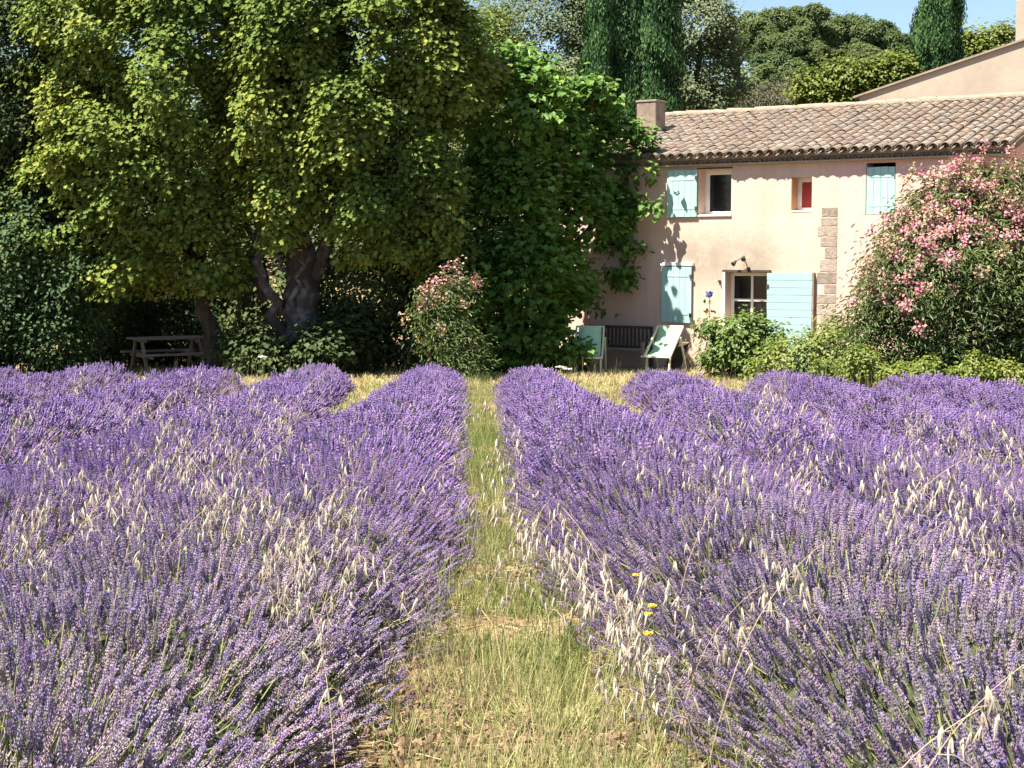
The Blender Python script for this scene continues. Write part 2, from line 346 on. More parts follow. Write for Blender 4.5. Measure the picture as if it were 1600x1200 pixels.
# roof deck and the tiles on it
def roof_z(y): return 4.66 + (y + .30) * SL if y <= DH / 2 else 4.66 + (DH - y + .30) * SL
rd = MB()
ye = -.08
vs = [(X0 - .1, ye, roof_z(ye) - .06), (X1 + .1, ye, roof_z(ye) - .06), (X1 + .1, DH / 2, roof_z(DH / 2) - .06), (X0 - .1, DH / 2, roof_z(DH / 2) - .06),
      (X1 + .1, DH - ye, roof_z(DH - ye) - .06), (X0 - .1, DH - ye, roof_z(DH - ye) - .06)]
vs += [(a, b, c - .1) for a, b, c in vs]
rd.add(vs, [(0, 1, 2, 3), (3, 2, 4, 5), (6, 9, 8, 7), (9, 11, 10, 8), (0, 6, 7, 1), (1, 7, 8, 2), (2, 8, 10, 4), (4, 10, 11, 5), (5, 11, 9, 3), (3, 9, 6, 0)])
deck = rd.build('roof', M['tile'], house)
def half_tile(L, r0, r1, th, n=7, flip=False):
    b = MB(); vs = []
    for y, r in ((0, r0), (L, r1)):
        for rr_ in (r, r - th):
            for k in range(n):
                a = math.pi * k / (n - 1); vs.append((-rr_ * math.cos(a), y, (rr_ * math.sin(a) - (r1 * .25)) * (-1 if flip else 1)))
    fs = []
    for k in range(n - 1):
        fs += [(k, k + 1, 2 * n + k + 1, 2 * n + k), (n + k + 1, n + k, 3 * n + k, 3 * n + k + 1), (n + k, n + k + 1, k + 1, k), (2 * n + k, 2 * n + k + 1, 3 * n + k + 1, 3 * n + k)]
    fs += [(0, 2 * n, 3 * n, n), (n - 1, 2 * n - 1, 4 * n - 1, 3 * n - 1)]
    if flip: fs = [f[::-1] for f in fs]
    return b.add(vs, fs)
PIT_T, CRS = .2315, .36
cover = half_tile(.46, .103, .082, .014); tiltm = math.atan(SL)
cover_me = cover.mesh('tile', M['tile'], smooth=False)
NC = int(round((X1 + .12 - X0 + .1) / PIT_T)); slots = []
for i in range(NC):
    wob = random.uniform(-.012, .012)
    for j in range(14):
        y = -.29 + j * CRS * math.cos(tiltm)
        if y > DH / 2 - .1: continue
        slots.append((X0 - .1 + (i + .5) * PIT_T + wob + random.uniform(-.008, .008), y + random.uniform(-.015, .015), roof_z(y) + .04 + random.uniform(-.006, .008), i, j))
def hw(p): return G + ux * p[0] + uy * p[1] + np.array([0, 0, p[2]])
chim_x = -2.0
slots.sort(key=lambda s: (np.linalg.norm(hw(s) - CAM) + (30 if s[0] < -1.0 else 0)))
joined = MB()
for n_, s_ in enumerate(slots):
    rz = random.uniform(-.03, .03); rx_ = tiltm - .018 + random.uniform(-.012, .012)
    if n_ < 290:
        o = link('tile', cover_me, house, s_[:3]); o.rotation_euler = (rx_, random.uniform(-.05, .05), rz)
    else:
        R3 = np.array(Matrix.Rotation(rz, 3, 'Z') @ Matrix.Rotation(rx_, 3, 'X')); joined.add(np.array(cover.v) @ R3.T + np.array(s_[:3]), cover.f)
j_ = joined.build('far_tiles', M['tile'], house); j_['kind'] = 'stuff'
ta = j_.data.attributes.new('tint', 'FLOAT', 'FACE'); nf = len(cover.f); ta.data.foreach_set('value', np.repeat(rng.random(len(joined.f) // nf), nf).astype(np.float32))
# channel tiles between the covers, one strip per column, under both slopes
ch = MB(); chp = half_tile(1, .10, .10, .012, 6, True)
for i in range(NC + 1):
    for (ya, yb) in ((-.25, DH / 2), (DH + .3, DH / 2)):
        vs = np.array(chp.v); yy = ya + vs[:, 1] * (yb - ya); zz = np.array([roof_z(v) for v in yy]) + vs[:, 2] + .045
        ch.add(np.stack([vs[:, 0] + X0 - .1 + i * PIT_T, yy, zz], 1), chp.f)
o = ch.build('channel_tiles', M['tile'], house); o['kind'] = 'stuff'
bk = MB(); cb = half_tile(1, .095, .095, .014)
for i in range(NC):                              # back slope covers
    vs = np.array(cb.v); yy = DH + .3 + vs[:, 1] * (DH / 2 - DH - .3)
    bk.add(np.stack([-vs[:, 0] + X0 - .1 + (i + .5) * PIT_T, yy, np.array([roof_z(v) for v in yy]) + vs[:, 2] + .05], 1), cb.f)
o = bk.build('back_tiles', M['tile'], house); o['kind'] = 'stuff'
rt = half_tile(.42, .13, .115, .02); rme = rt.mesh('ridge_tile', M['mortar'])
k = 0; x = X0 - .1
while x < X1 + .1:
    o = link('ridge_tile', rme, house, (x, DH / 2, roof_z(DH / 2) + .055 + random.uniform(-.012, .012))); o.rotation_euler = (random.uniform(-.05, .05), -.03, -math.pi / 2 + random.uniform(-.03, .03)); x += .37
# genoise: one course of tiles standing out under the eave, mortar between
gm = half_tile(.30, .092, .086, .015, 6); gme = gm.mesh('eave_tile', M['tile'])
for i in range(NC):
    o = link('eave_tile', gme, house, (X0 - .1 + i * PIT_T, -.12 + random.uniform(-.01, .01), ZE - .105)); o.rotation_euler = (0, 0, random.uniform(-.03, .03))
b = MB().box(((X0 + X1) / 2, -.005, ZE + .0), (X1 - X0 + .02, .2, .07)); b.box(((X0 + X1) / 2, -.02, ZE - .145), (X1 - X0 + .02, .22, .035)); b.build('cornice', M['grey_plaster'], house)
# chimney stack on the left of the roof
cz = roof_z(2.4)
chn = MB().box((-2.0, 2.4, cz + .32), (.52, .5, .9)); co = chn.build('chimney', M['chimney_plaster'], house, bevel=.015)
MB().box((-2.0, 2.4, cz + .79), (.56, .54, .05)).build('chimney_cap', M['mortar'], co, bevel=.01)
# stone quoins of the old corner between the two bays
zc = 3.56
while zc > .0:
    h = random.uniform(.19, .27); wd = random.choice([.26, .34, .42, .50, .36]); me = MB()
    n_ = 5; base = [(3.64 - wd * (1 - k / n_) + random.uniform(-.008, .008) * (0 < k < n_), 0, 0) for k in range(n_ + 1)]
    top = [(x_, -.008, zc - .012 + random.uniform(-.01, .004)) for x_, _, _ in base]; bot = [(x_, -.008, zc - h + .012 + random.uniform(-.004, .01)) for x_, _, _ in base]
    vs = top + bot + [(a, .02, c) for a, _, c in top] + [(a, .02, c) for a, _, c in bot]; n1_ = n_ + 1
    fs = [(n1_ + k, n1_ + k + 1, k + 1, k) for k in range(n_)] + [(k, k + 1, 2 * n1_ + k + 1, 2 * n1_ + k) for k in range(n_)] + [(3 * n1_ + k, 3 * n1_ + k + 1, n1_ + k + 1, n1_ + k) for k in range(n_)]
    fs += [(n1_, 0, 2 * n1_, 3 * n1_), (n_, n1_ + n_, 3 * n1_ + n_, 2 * n1_ + n_)]
    me.add(vs, fs).build('stone', M['stone'], house); zc -= h
# windows
def window(x0, x1, z0, z1, y, nxp, nzp, fw, mw, glassm, frame_m):
    f = MB(); t = .05
    f.box((x0 + fw / 2, y, (z0 + z1) / 2), (fw, t, z1 - z0)); f.box((x1 - fw / 2, y, (z0 + z1) / 2), (fw, t, z1 - z0))
    f.box(((x0 + x1) / 2, y, z1 - fw / 2), (x1 - x0 - 2 * fw, t, fw)); f.box(((x0 + x1) / 2, y, z0 + fw / 2), (x1 - x0 - 2 * fw, t, fw))
    fo = f.build('window', frame_m, house, bevel=.006)
    ix0, ix1, iz0, iz1 = x0 + fw, x1 - fw, z0 + fw, z1 - fw
    for i in range(1, nxp):
        xx = ix0 + (ix1 - ix0) * i / nxp; MB().box((xx, y - .004, (iz0 + iz1) / 2), (mw, t * .8, iz1 - iz0)).build('mullion', frame_m, fo)
    for j in range(1, nzp):
        zz = iz0 + (iz1 - iz0) * j / nzp; MB().box(((ix0 + ix1) / 2, y + .001, zz), (ix1 - ix0, t * .72, mw)).build('glazing_bar', frame_m, fo)
    for i in range(nxp):
        for j in range(nzp):
            MB().box((ix0 + (ix1 - ix0) * (i + .5) / nxp, y + .012, iz0 + (iz1 - iz0) * (j + .5) / nzp), ((ix1 - ix0) / nxp, .008, (iz1 - iz0) / nzp)).build('pane', glassm, fo)
    return fo
window(.45, 1.23, 3.42, 4.42, .36, 1, 1, .10, .05, M['glass'], M['white'])
window(2.61, 3.07, 3.48, 4.2, .36, 1, 1, .09, .05, M['curtain'], M['white'])
window(1.12, 2.12, 1.0, 2.19, .30, 2, 2, .07, .05, M['glass'], M['white'])
MB().box((.84, .14, 3.425), (.80, .36, .045)).build('window_sill', M['white'], house, bevel=.008)
MB().box((2.84, .16, 3.485), (.44, .34, .03)).build('window_sill', M['white'], house, bevel=.006)
MB().box((1.62, .10, .99), (1.06, .36, .05)).build('window_sill', M['white'], house, bevel=.008)
MB().box((1.62, -.012, 2.225), (1.12, .06, .05)).build('lintel', M['dark_wood'], house)
MB().box((1.10, -.02, 1.6), (.045, .05, 1.2)).build('door_post', M['white'], house)
MB().box((-.035, -.02, 2.37), (.80, .10, .07)).build('lintel', M['white'], house, bevel=.006)
MB().box((.84, -.004, 4.445), (.84, .03, .03)).build('lintel', M['dark_wood'], house)
# shutters of planks with battens
def shutter(x0, x1, z0, z1, y, n, mat, horiz=False, batten=(.18, .8)):
    so = MB().box(((x0 + x1) / 2, y + .004, (z0 + z1) / 2), (x1 - x0 - .01, .016, z1 - z0 - .01)).build('shutter', mat, house)
    for k in range(n):
        a = (k + .5) / n
        if horiz: MB().box(((x0 + x1) / 2 + random.uniform(-.004, .004), y - .012 + random.uniform(-.002, .002), z0 + (z1 - z0) * a), (x1 - x0, .02, (z1 - z0) / n - .007)).build('plank', mat, so, bevel=.003)
        else: MB().box((x0 + (x1 - x0) * a, y - .012 + random.uniform(-.002, .002), (z0 + z1) / 2 + random.uniform(-.004, .004)), ((x1 - x0) / n - .006, .02, z1 - z0)).build('plank', mat, so, bevel=.003)
    for h in batten:
        if horiz: continue
        MB().box(((x0 + x1) / 2, y - .024, z0 + (z1 - z0) * h), ((x1 - x0) * .8, .012, .045)).build('batten', mat, so, bevel=.004)
    return so
s1 = shutter(-.29, .44, 3.40, 4.42, -.045, 5, M['teal'])
MB().tube([(-.12, -.085, 3.96), (-.05, -.095, 3.935), (.02, -.085, 3.965)], .011, 6).build('handle', M['iron'], s1)
shutter(4.25, 4.85, 3.40, 4.36, .03, 4, M['teal'])
s3 = shutter(-.41, .33, 1.08, 2.31, -.045, 5, M['teal'], batten=(.16, .84))
s4 = shutter(2.125, 3.14, .0, 2.19, -.06, 14, M['pale_teal'], True)
for so, xx, zs in ((s1, .43, (3.58, 4.25)), (s3, .32, (1.25, 2.1)), (s4, 2.14, (.4, 1.9))):
    for z_ in zs: MB().box((xx, -.088, z_), (.06, .012, .09)).build('hinge', M['iron'], so)
MB().box((3.165, -.05, 1.1), (.03, .09, 2.2)).build('door_edge', M['grey_wood'], house)
# lamp bracket over the window, a thing hung on the wall
lamp = empty('wall_lamp', tuple(hw((1.62, 0, 2.25))), TH)
setp(lamp, 'small twin headed iron spotlight on a bent arm over the ground floor window', 'lamp')
MB().tube([(.04, -.02, .0), (.03, -.09, .12), (-.01, -.13, .22), (-.05, -.13, .275)], .010, 6).build('arm', M['iron'], lamp)
MB().box((.04, -.008, .0), (.07, .016, .10)).build('wall_plate', M['iron'], lamp)
def head(c, dx): 
    c = np.array(c); MB().tube([c, c + np.array([dx * .3, -.03, -.03]), c + np.array([dx, -.08, -.07])], (.028, .036, .055), 10).build('spot_head', M['iron'], lamp, smooth=False)
MB().tube([(-.05, -.13, .275), (-.12, -.13, .23), (-.20, -.14, .185)], .009, 6).build('cross_arm', M['iron'], lamp)
head((-.02, -.13, .29), .03); head((-.20, -.14, .19), -.03)
bell = empty('wall_hook', tuple(hw((.99, 0, 1.99))), TH); setp(bell, 'small dark iron shutter hook fixed left of the ground floor window', 'hook')
MB().box((0, -.012, 0), (.05, .024, .07)).build('plate', M['iron'], bell); MB().tube([(0, -.02, .01), (0, -.07, .0), (0, -.08, .04)], .012, 6).build('prong', M['iron'], bell)

# higher house behind: its gable rises over the ridge
gh = empty('gabled_house', tuple(hw((6, 4.75, -.5))), TH)
setp(gh, 'taller house behind the tiled ridge, seen as a bare grey plaster gable', 'house')
ap = 10.5; zt = 6.3 + .268 * (ap - 2.31) + .5
g_ = MB(); y1 = 7
prof = [(2.31 - 6, 0), (2 * ap - 2.31 - 6, 0), (2 * ap - 2.31 - 6, 6.8), (ap - 6, zt), (2.31 - 6, 6.8)]
vs = [(a, 0, c) for a, c in prof] + [(a, y1, c) for a, c in prof]
g_.add(vs, [(0, 1, 2, 3, 4), (9, 8, 7, 6, 5), (0, 4, 9, 5), (1, 6, 7, 2)])
g_.build('wall', M['grey_plaster'], gh)
for sgn, (xa, za, xb, zb) in enumerate(((2.31 - 6 - .15, 6.76, ap - 6, zt), (2 * ap - 2.31 - 6 + .15, 6.76, ap - 6, zt))):
    r_ = MB(); r_.add([(xa, -.07, za + .003), (xb, -.07, zb + .003), (xb, y1 + .1, zb + .003), (xa, y1 + .1, za + .003), (xa, -.07, za + .05), (xb, -.07, zb + .05), (xb, y1 + .1, zb + .05), (xa, y1 + .1, za + .05)],
        [(0, 1, 5, 4), (4, 5, 6, 7), (2, 3, 7, 6), (0, 4, 7, 3), (1, 2, 6, 5), (3, 2, 1, 0)]); r_.build('roof', M['mortar'], gh)
c_ = MB().box((5.98 - 6, 1.0, 7.55 + .62), (.55, .6, 1.35)).build('chimney', M['grey_plaster'], gh, bevel=.015)
MB().tube([(5.98 - 6, 1.0, 8.8), (5.96 - 6, 1.0, 9.1), (5.99 - 6, .95, 9.5)], .09, 8).build('flue', M['dark_wood'], c_)

# terrace slab in front of the facade
t_ = MB().box((-.4, -1.0, -.03), (6.4, 2.2, .16)); to = t_.build('terrace', M['terrace'], None, tuple(G), bevel=.02); to.rotation_euler = (0, 0, TH)
setp(to, 'low stone terrace along the foot of the farmhouse wall', kind='structure')

# ------------------------------------------------------------------ garden furniture
def deckchair(loc, rz, label):
    r = empty('deckchair', loc, rz); setp(r, label, 'deckchair', 'mint canvas deckchairs on the terrace')
    wd = .29
    for s in (-1, 1):
        MB().bar((s * wd, -.52, .36), (s * wd, .28, .98), .035, .05).build('side_rail', M['pale_wood'], r, bevel=.005)
        MB().bar((s * wd * .9, -.42, .40), (s * wd * .9, -.50, .05), .035, .05, (0, 1, 0)).build('front_leg', M['pale_wood'], r, bevel=.005)
        MB().bar((s * wd * .9, -.56, .03), (s * wd * .9, .42, .03), .04, .05).build('base_rail', M['pale_wood'], r, bevel=.005)
        MB().bar((s * wd * 1.12, .40, .04), (s * wd * 1.12, .02, .76), .035, .045, (0, 1, 0)).build('rear_strut', M['pale_wood'], r, bevel=.005)
    MB().bar((-wd, .285, .98), (wd, .285, .98), .045, .04).build('top_bar', M['pale_wood'], r, bevel=.005)
    MB().bar((-wd - .08, -.52, .365), (wd + .02, -.52, .365), .05, .04).build('front_bar', M['pale_wood'], r, bevel=.005)
    MB().bar((-wd, -.54, .035), (wd, -.54, .035), .04, .05).build('foot_bar', M['pale_wood'], r, bevel=.005)
    n = 14; vs = []; fs = []
    for k in range(n + 1):
        u = k / n; y = .27 - .77 * u; z = .985 - .60 * u - .14 * math.sin(math.pi * u ** .9)
        for x in (-.24, -.08, .08, .24): vs.append((x, y, z - .012 * (abs(x) < .1)))
        for x in (-.24, -.08, .08, .24): vs.append((x, y + .006, z - .02 - .012 * (abs(x) < .1)))
    for k in range(n):
        for q in range(3):
            a = k * 8 + q; fs += [(a, a + 8, a + 9, a + 1), (a + 4, a + 5, a + 13, a + 12)]
        a = k * 8; fs += [(a, a + 4, a + 12, a + 8), (a + 3, a + 11, a + 15, a + 7)]
    MB().add(vs, fs).build('canvas', M['sling'], r, smooth=True)
    return r
def ground_at(px, d): q = at(px, 500, d); return (q[0], q[1], float(gz(q[0], q[1])))
ter = HZ + .05
q = at(1040, 575, 33.0); deckchair((q[0], q[1], ter), TH + .12, 'pale mint deckchair in full sun below the ground floor shutter')
q = at(921, 575, 32.4); deckchair((q[0], q[1], ground_at(921, 32.4)[2] + .02), math.radians(-8), 'green canvas deckchair half shaded by the leafy tree')
# dark slatted bench against the wall
q = hw((-1.35, -.42, .05)); bn = empty('garden_bench', tuple(q), TH); setp(bn, 'dark slatted wooden garden bench in the shade between the two deckchairs', 'bench')
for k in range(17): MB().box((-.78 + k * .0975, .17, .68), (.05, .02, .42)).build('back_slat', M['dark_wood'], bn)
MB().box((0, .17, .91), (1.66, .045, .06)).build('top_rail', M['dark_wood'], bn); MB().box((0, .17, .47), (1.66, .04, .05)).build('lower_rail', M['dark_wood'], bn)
for k in range(4): MB().box((0, -.22 + k * .11, .43), (1.6, .09, .025)).build('seat_slat', M['grey_wood'], bn)
for s in (-1, 1):
    MB().box((s * .80, .17, .46), (.06, .06, .92)).build('leg', M['dark_wood'], bn); MB().box((s * .80, -.24, .31), (.06, .06, .62)).build('leg', M['grey_wood'], bn)
    MB().box((s * .80, -.04, .635), (.07, .48, .03)).build('armrest', M['dark_wood'], bn)
# folded chair leaning in the shade right of the sunny deckchair
q = hw((.28, -.55, .05)); fc = empty('folding_chair', tuple(q), TH - .25); setp(fc, 'dark canvas folding chair standing right behind the sunny deckchair', 'chair')
for s in (-1, 1):
    MB().bar((s * .24, -.22, .0), (s * .24, .10, .62), .03, .035).build('rail', M['grey_wood'], fc); MB().bar((s * .21, .26, 0), (s * .21, -.10, .5), .03, .035).build('strut', M['grey_wood'], fc)
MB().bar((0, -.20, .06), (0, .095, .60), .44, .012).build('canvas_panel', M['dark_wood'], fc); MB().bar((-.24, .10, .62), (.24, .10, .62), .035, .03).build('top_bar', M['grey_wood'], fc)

# picnic table under the left hand trees
q = at(262, 540, 33.2); pt = empty('picnic_table', (q[0], q[1], float(gz(q[0], q[1]))), math.radians(28)); setp(pt, 'weathered wooden picnic table with fixed benches under the trees', 'table')
for k in range(5): MB().box((0, -.30 + k * .15, .76), (1.6, .138, .04)).build('plank', M['grey_wood'], pt, bevel=.005)
for s in (-1, 1):
    for k in range(2): MB().box((0, s * (.66 + .14 * k), .44), (1.6, .128, .04)).build('bench_plank', M['grey_wood'], pt, bevel=.005)
    MB().box((s * .58, 0, .40), (.05, 1.62, .09)).build('bench_bearer', M['grey_wood'], pt); MB().box((s * .58, 0, .715), (.05, .72, .06)).build('top_bearer', M['grey_wood'], pt)
    for e in (-1, 1): MB().bar((s * .632, e * .62, 0), (s * .632, e * .22, .74), .05, .09).build('leg', M['grey_wood'], pt)
# low pale wall glimpsed through the trees
q = at(285, 470, 41); wl = MB().box((0, 0, .85), (4.6, .4, 2.6)).build('garden_wall', M['plaster'], None, (q[0], q[1], float(gz(q[0], q[1]))))
setp(wl, 'pale plastered garden wall glimpsed through the trees behind the picnic table', 'wall')

# ------------------------------------------------------------------ foliage
OUT = {   # half outline (u, v): base and tip lie on v axis
    'oval': [(.28, .25), (.30, .6)],
    'heart': [(.42, .02), (.46, .42), (.20, .8)],
    'lobed': [(.18, .12), (.50, .22), (.26, .46), (.42, .78)],
    'lance': [(.10, .3), (.10, .7)],
    'spray': [(.16, .25), (.13, .65)],
    'petal': [(.36, .35), (.42, .75)],
}
def norm(a): return a / np.maximum(np.linalg.norm(a, axis=-1, keepdims=True), 1e-9)
def leaves(pos, nrm, axis, size, shape, fold=.12, tint=None):
    h = OUT[shape]; k = len(h); N = len(pos)
    n = norm(nrm); ax = norm(axis - n * np.sum(axis * n, -1, keepdims=True)); sd = np.cross(ax, n)
    loc = [(0, 0, 0)] + [(-u, v, fold) for u, v in h] + [(0, 1, -.10)] + [(u, v, fold) for u, v in reversed(h)]
    loc = np.array(loc)                                          # base, left.., tip, right..
    s = np.asarray(size).reshape(-1, 1)
    v = pos[:, None] + s[:, None] * (loc[None, :, 0:1] * sd[:, None] + loc[None, :, 1:2] * ax[:, None] + loc[None, :, 2:3] * n[:, None])
    m_ = len(loc); left = list(range(0, k + 2)); right = [0, k + 1] + list(range(k + 2, m_))
    base = (np.arange(N) * m_)[:, None]
    f = np.stack([base + np.array(left), base + np.array(right)], 1).reshape(-1, len(left))
    return v.reshape(-1, 3), f, np.repeat(tint if tint is not None else rng.random(N), 2)
def join(parts):
    v = []; f = []; t = []; n = 0
    for a, b, c in parts: v.append(a); f.append(b + n); t.append(c); n += len(a)
    return np.concatenate(v), np.concatenate(f), np.concatenate(t)
def rdir(n):
    return norm(rng.standard_normal((n, 3)))
def fnoise(p, s, seed=0):
    """cheap smooth noise from sines"""
    r = np.random.default_rng(seed); o = 0
    for k in range(5):
        d = norm(r.standard_normal(3)); o = o + np.sin(p @ d * s * (1 + .45 * k) + r.random() * 6.28)
    return o / 5
def crown(lobes, n_clump, per, leaf, shape, clump_r=.34, depth_var=.38, back=.45, up=.85, core=.07, seed=0, flat=.75, droop=.5, clump_tint=.5, hs=2.6, hole_t=-9):
    """leaves hung in clumps over a set of ellipsoid lobes"""
    L = np.array(lobes, float); area = (L[:, 3] * L[:, 4] + L[:, 4] * L[:, 5] + L[:, 3] * L[:, 5]); pr = area / area.sum()
    want = n_clump; P_ = []; N_ = []
    while want > 0:
        i = rng.choice(len(L), want * 2, p=pr); d = rdir(want * 2)
        r = 1 + depth_var * fnoise(L[i, :3] + d * L[i, 3:6], 2.4 / max(.6, np.mean(L[:, 3])), seed) - .35 * rng.random(want * 2) ** 2
        p = L[i, :3] + d * L[i, 3:6] * r[:, None]
        rel = (p[:, None] - L[None, :, :3]) / L[None, :, 3:6]; inside = (np.linalg.norm(rel, axis=-1) < .72).any(1) & (rng.random(len(p)) > core)
        away = (d[:, 1] > .25) & (rng.random(len(d)) > back)
        hole = fnoise(p, hs, seed + 11) < hole_t
        ok = ~inside & ~away & ~hole & (p[:, 2] > gz(p[:, 0], p[:, 1]) + .05)
        P_.append(p[ok][:want]); N_.append(d[ok][:want]); want -= len(P_[-1])
    C = np.concatenate(P_); D = np.concatenate(N_); n = len(C)
    ci = np.repeat(np.arange(n), per); off = rng.standard_normal((n * per, 3)) * clump_r * np.array([.6, .6, .6 * flat])
    out = norm(D[ci] + .7 * norm(off)); pos = C[ci] + off
    nr = out * .55 + up * (.35 * np.array([0, 0, 1.]) + .9 * sv) + .5 * rdir(n * per)
    axd = out * .6 + .8 * rdir(n * per) - np.array([0, 0, droop])
    tint = np.clip(.5 + clump_tint * (fnoise(C, 1.1, seed + 3)[ci] * .7) + .17 * rng.standard_normal(n * per), 0, 1)
    return leaves(pos, nr, axd, leaf * rng.uniform(.65, 1.25, n * per), shape, tint=tint), C
def px_lobes(lst):
    out = []
    for a in lst:
        px, py, d, r = a[:4]; q = at(px, py, d); s = (a[4], a[5] if len(a) > 5 else 1) if len(a) > 4 else (1, 1)
        out.append((*q, r, r * s[0], r * s[1]))
    return out
def tree(name, label, cat, lobes, leafmat, trunks, nc, per, leaf, shape, barkmat='bark', group=None, base=None, **kw):
    L = px_lobes(lobes) if kw.pop('px', True) else lobes
    c = np.mean([l[:3] for l in L], 0)
    if base is None: base = (c[0], c[1])
    b0 = np.array([base[0], base[1], float(gz(base[0], base[1]))])
    r = empty(name, b0); setp(r, label, cat, group)
    (v, f, t), C = crown(L, nc, per, leaf, shape, **kw)
    link('crown', raw_mesh('crown', v - b0, [f], M[leafmat], {'tint': t}), r)
    for tr in trunks:
        pts = np.array(tr[0]); MB().tube(pts - b0, tr[1], 9).build(tr[2] if len(tr) > 2 else 'trunk', M[barkmat], r, smooth=True)
    return r, L, C
def limb(pts, r0, r1, wob=.06):
    """a smooth wavering limb through a few points"""
    pts = np.array(pts, float); n = 5 * (len(pts) - 1) + 1; t = np.linspace(0, len(pts) - 1, n); i = np.minimum(t.astype(int), len(pts) - 2); u = (t - i)[:, None]
    q = pts[i] * (1 - u) + pts[i + 1] * u; q[1:-1] = (q[:-2] + q[1:-1] * 2 + q[2:]) / 4; q[1:-1] += rng.standard_normal((n - 2, 3)) * wob * np.array([1, 1, .3])
    return q, np.linspace(r0, r1, n)
def gp(px, d, dz=-.1): q = ground_at(px, d); return np.array([q[0], q[1], q[2] + dz])

# far left tree, dark and partly out of frame
tree('oak_tree', 'dark grey green tree cut by the upper left corner of the photo', 'tree',
     [(10, 70, 31.8, 1.05), (10, 190, 31.8, 1.0), (-70, 120, 31.8, 1.4), (-40, -20, 32, 1.2), (-40, 290, 31.8, 1.1), (30, 20, 31.8, .7), (60, 150, 32, .7), (20, 330, 32, .9), (70, 260, 32.2, .7)], 'dark_leaf',
     [(*limb([gp(-60, 32), at(-50, 350, 32), at(-40, 120, 31.8)], .24, .10), 'trunk')], 1100, 40, .10, 'oval', seed=1, base=gp(-60, 32)[:2])
# tall yellow green tree on the left (leaning trunk over the picnic table)
b = gp(338, 32.4)
T = [(*limb([b, at(330, 505, 32.3), at(300, 415, 32.1), at(260, 300, 32)], .20, .11), 'trunk'),
     (*limb([at(300, 435, 32.2), at(330, 340, 32.4), at(350, 200, 32.2)], .13, .06), 'limb'), (*limb([at(255, 320, 32), at(180, 250, 31.8), at(150, 120, 31.8)], .10, .05), 'limb')]
tree('shade_tree', 'tall yellow green tree with a leaning dark trunk behind the picnic table', 'tree',
     [(165, 60, 31.2, 1.25), (255, 150, 31, 1.35), (160, 230, 30.8, 1.15), (250, 300, 31, 1.1), (120, 330, 30.9, .85), (310, 40, 31.4, 1.5), (310, 260, 31.3, .9), (210, -40, 31.9, 1.2), (350, -40, 31.9, 1.4), (190, 400, 31, .75), (300, 380, 31.2, .75), (60, 300, 31, .6), (110, 420, 31, .55), (250, 430, 31.3, .5), (350, 420, 31.4, .42), (30, 380, 31, .6)],
     'olive_leaf', T, 1900, 30, .105, 'lobed', seed=2, base=b[:2], depth_var=.75, clump_r=.24, hole_t=-.14, hs=3.4)
# the many stemmed tree in the middle
b = gp(458, 31.6)
T = [(*limb([b + np.array([.1, 0, 0]), at(470, 480, 31.6), at(468, 415, 31.6), at(474, 330, 31.6), at(490, 150, 31.6)], .46, .19), 'trunk'),
     (*limb([b + np.array([-.2, -.15, 0]), at(432, 490, 31.3), at(408, 410, 31.2), at(395, 300, 31.2)], .15, .07), 'trunk'),
     (*limb([at(472, 490, 31.7), at(496, 420, 31.6), at(515, 340, 31.5), at(550, 240, 31.4)], .20, .09), 'limb'),
     (*limb([at(462, 480, 31.25), at(474, 420, 31.15), at(470, 360, 31.1)], .06, .035), 'limb'), (*limb([at(452, 425, 31.2), at(425, 395, 31.1), at(415, 370, 31.1)], .045, .03), 'limb'),
     (*limb([at(415, 470, 31.7), at(398, 430, 31.8), at(385, 340, 31.9)], .09, .05), 'limb'), (*limb([at(474, 420, 31.15), at(480, 388, 31.1), at(476, 340, 31.1)], .045, .03), 'limb')]
tree('shade_tree', 'great spreading tree of many mottled stems left of the large leaved tree', 'tree',
     [(450, 30, 31, 1.3), (430, 190, 30.7, .95), (480, 120, 30.8, 1.2), (590, 60, 31, 1.5), (540, 210, 30.6, 1.15), (612, 190, 30.9, 1.15), (668, 85, 31.2, 1.1), (580, 300, 30.5, .75), (650, 300, 31, .9), (430, 300, 30.5, .6), (420, 350, 30.4, .38), (690, 400, 31.6, .6), (490, -60, 31.6, 1.5), (640, -30, 31.5, 1.2), (480, 265, 30.6, .75), (530, 330, 30.5, .5), (560, 385, 30.8, .45), (620, 380, 30.9, .5)],
     'olive_leaf', T, 2300, 30, .105, 'lobed', 'pale_bark', seed=5, base=b[:2], depth_var=.75, clump_r=.24, hole_t=-.14, hs=3.4)
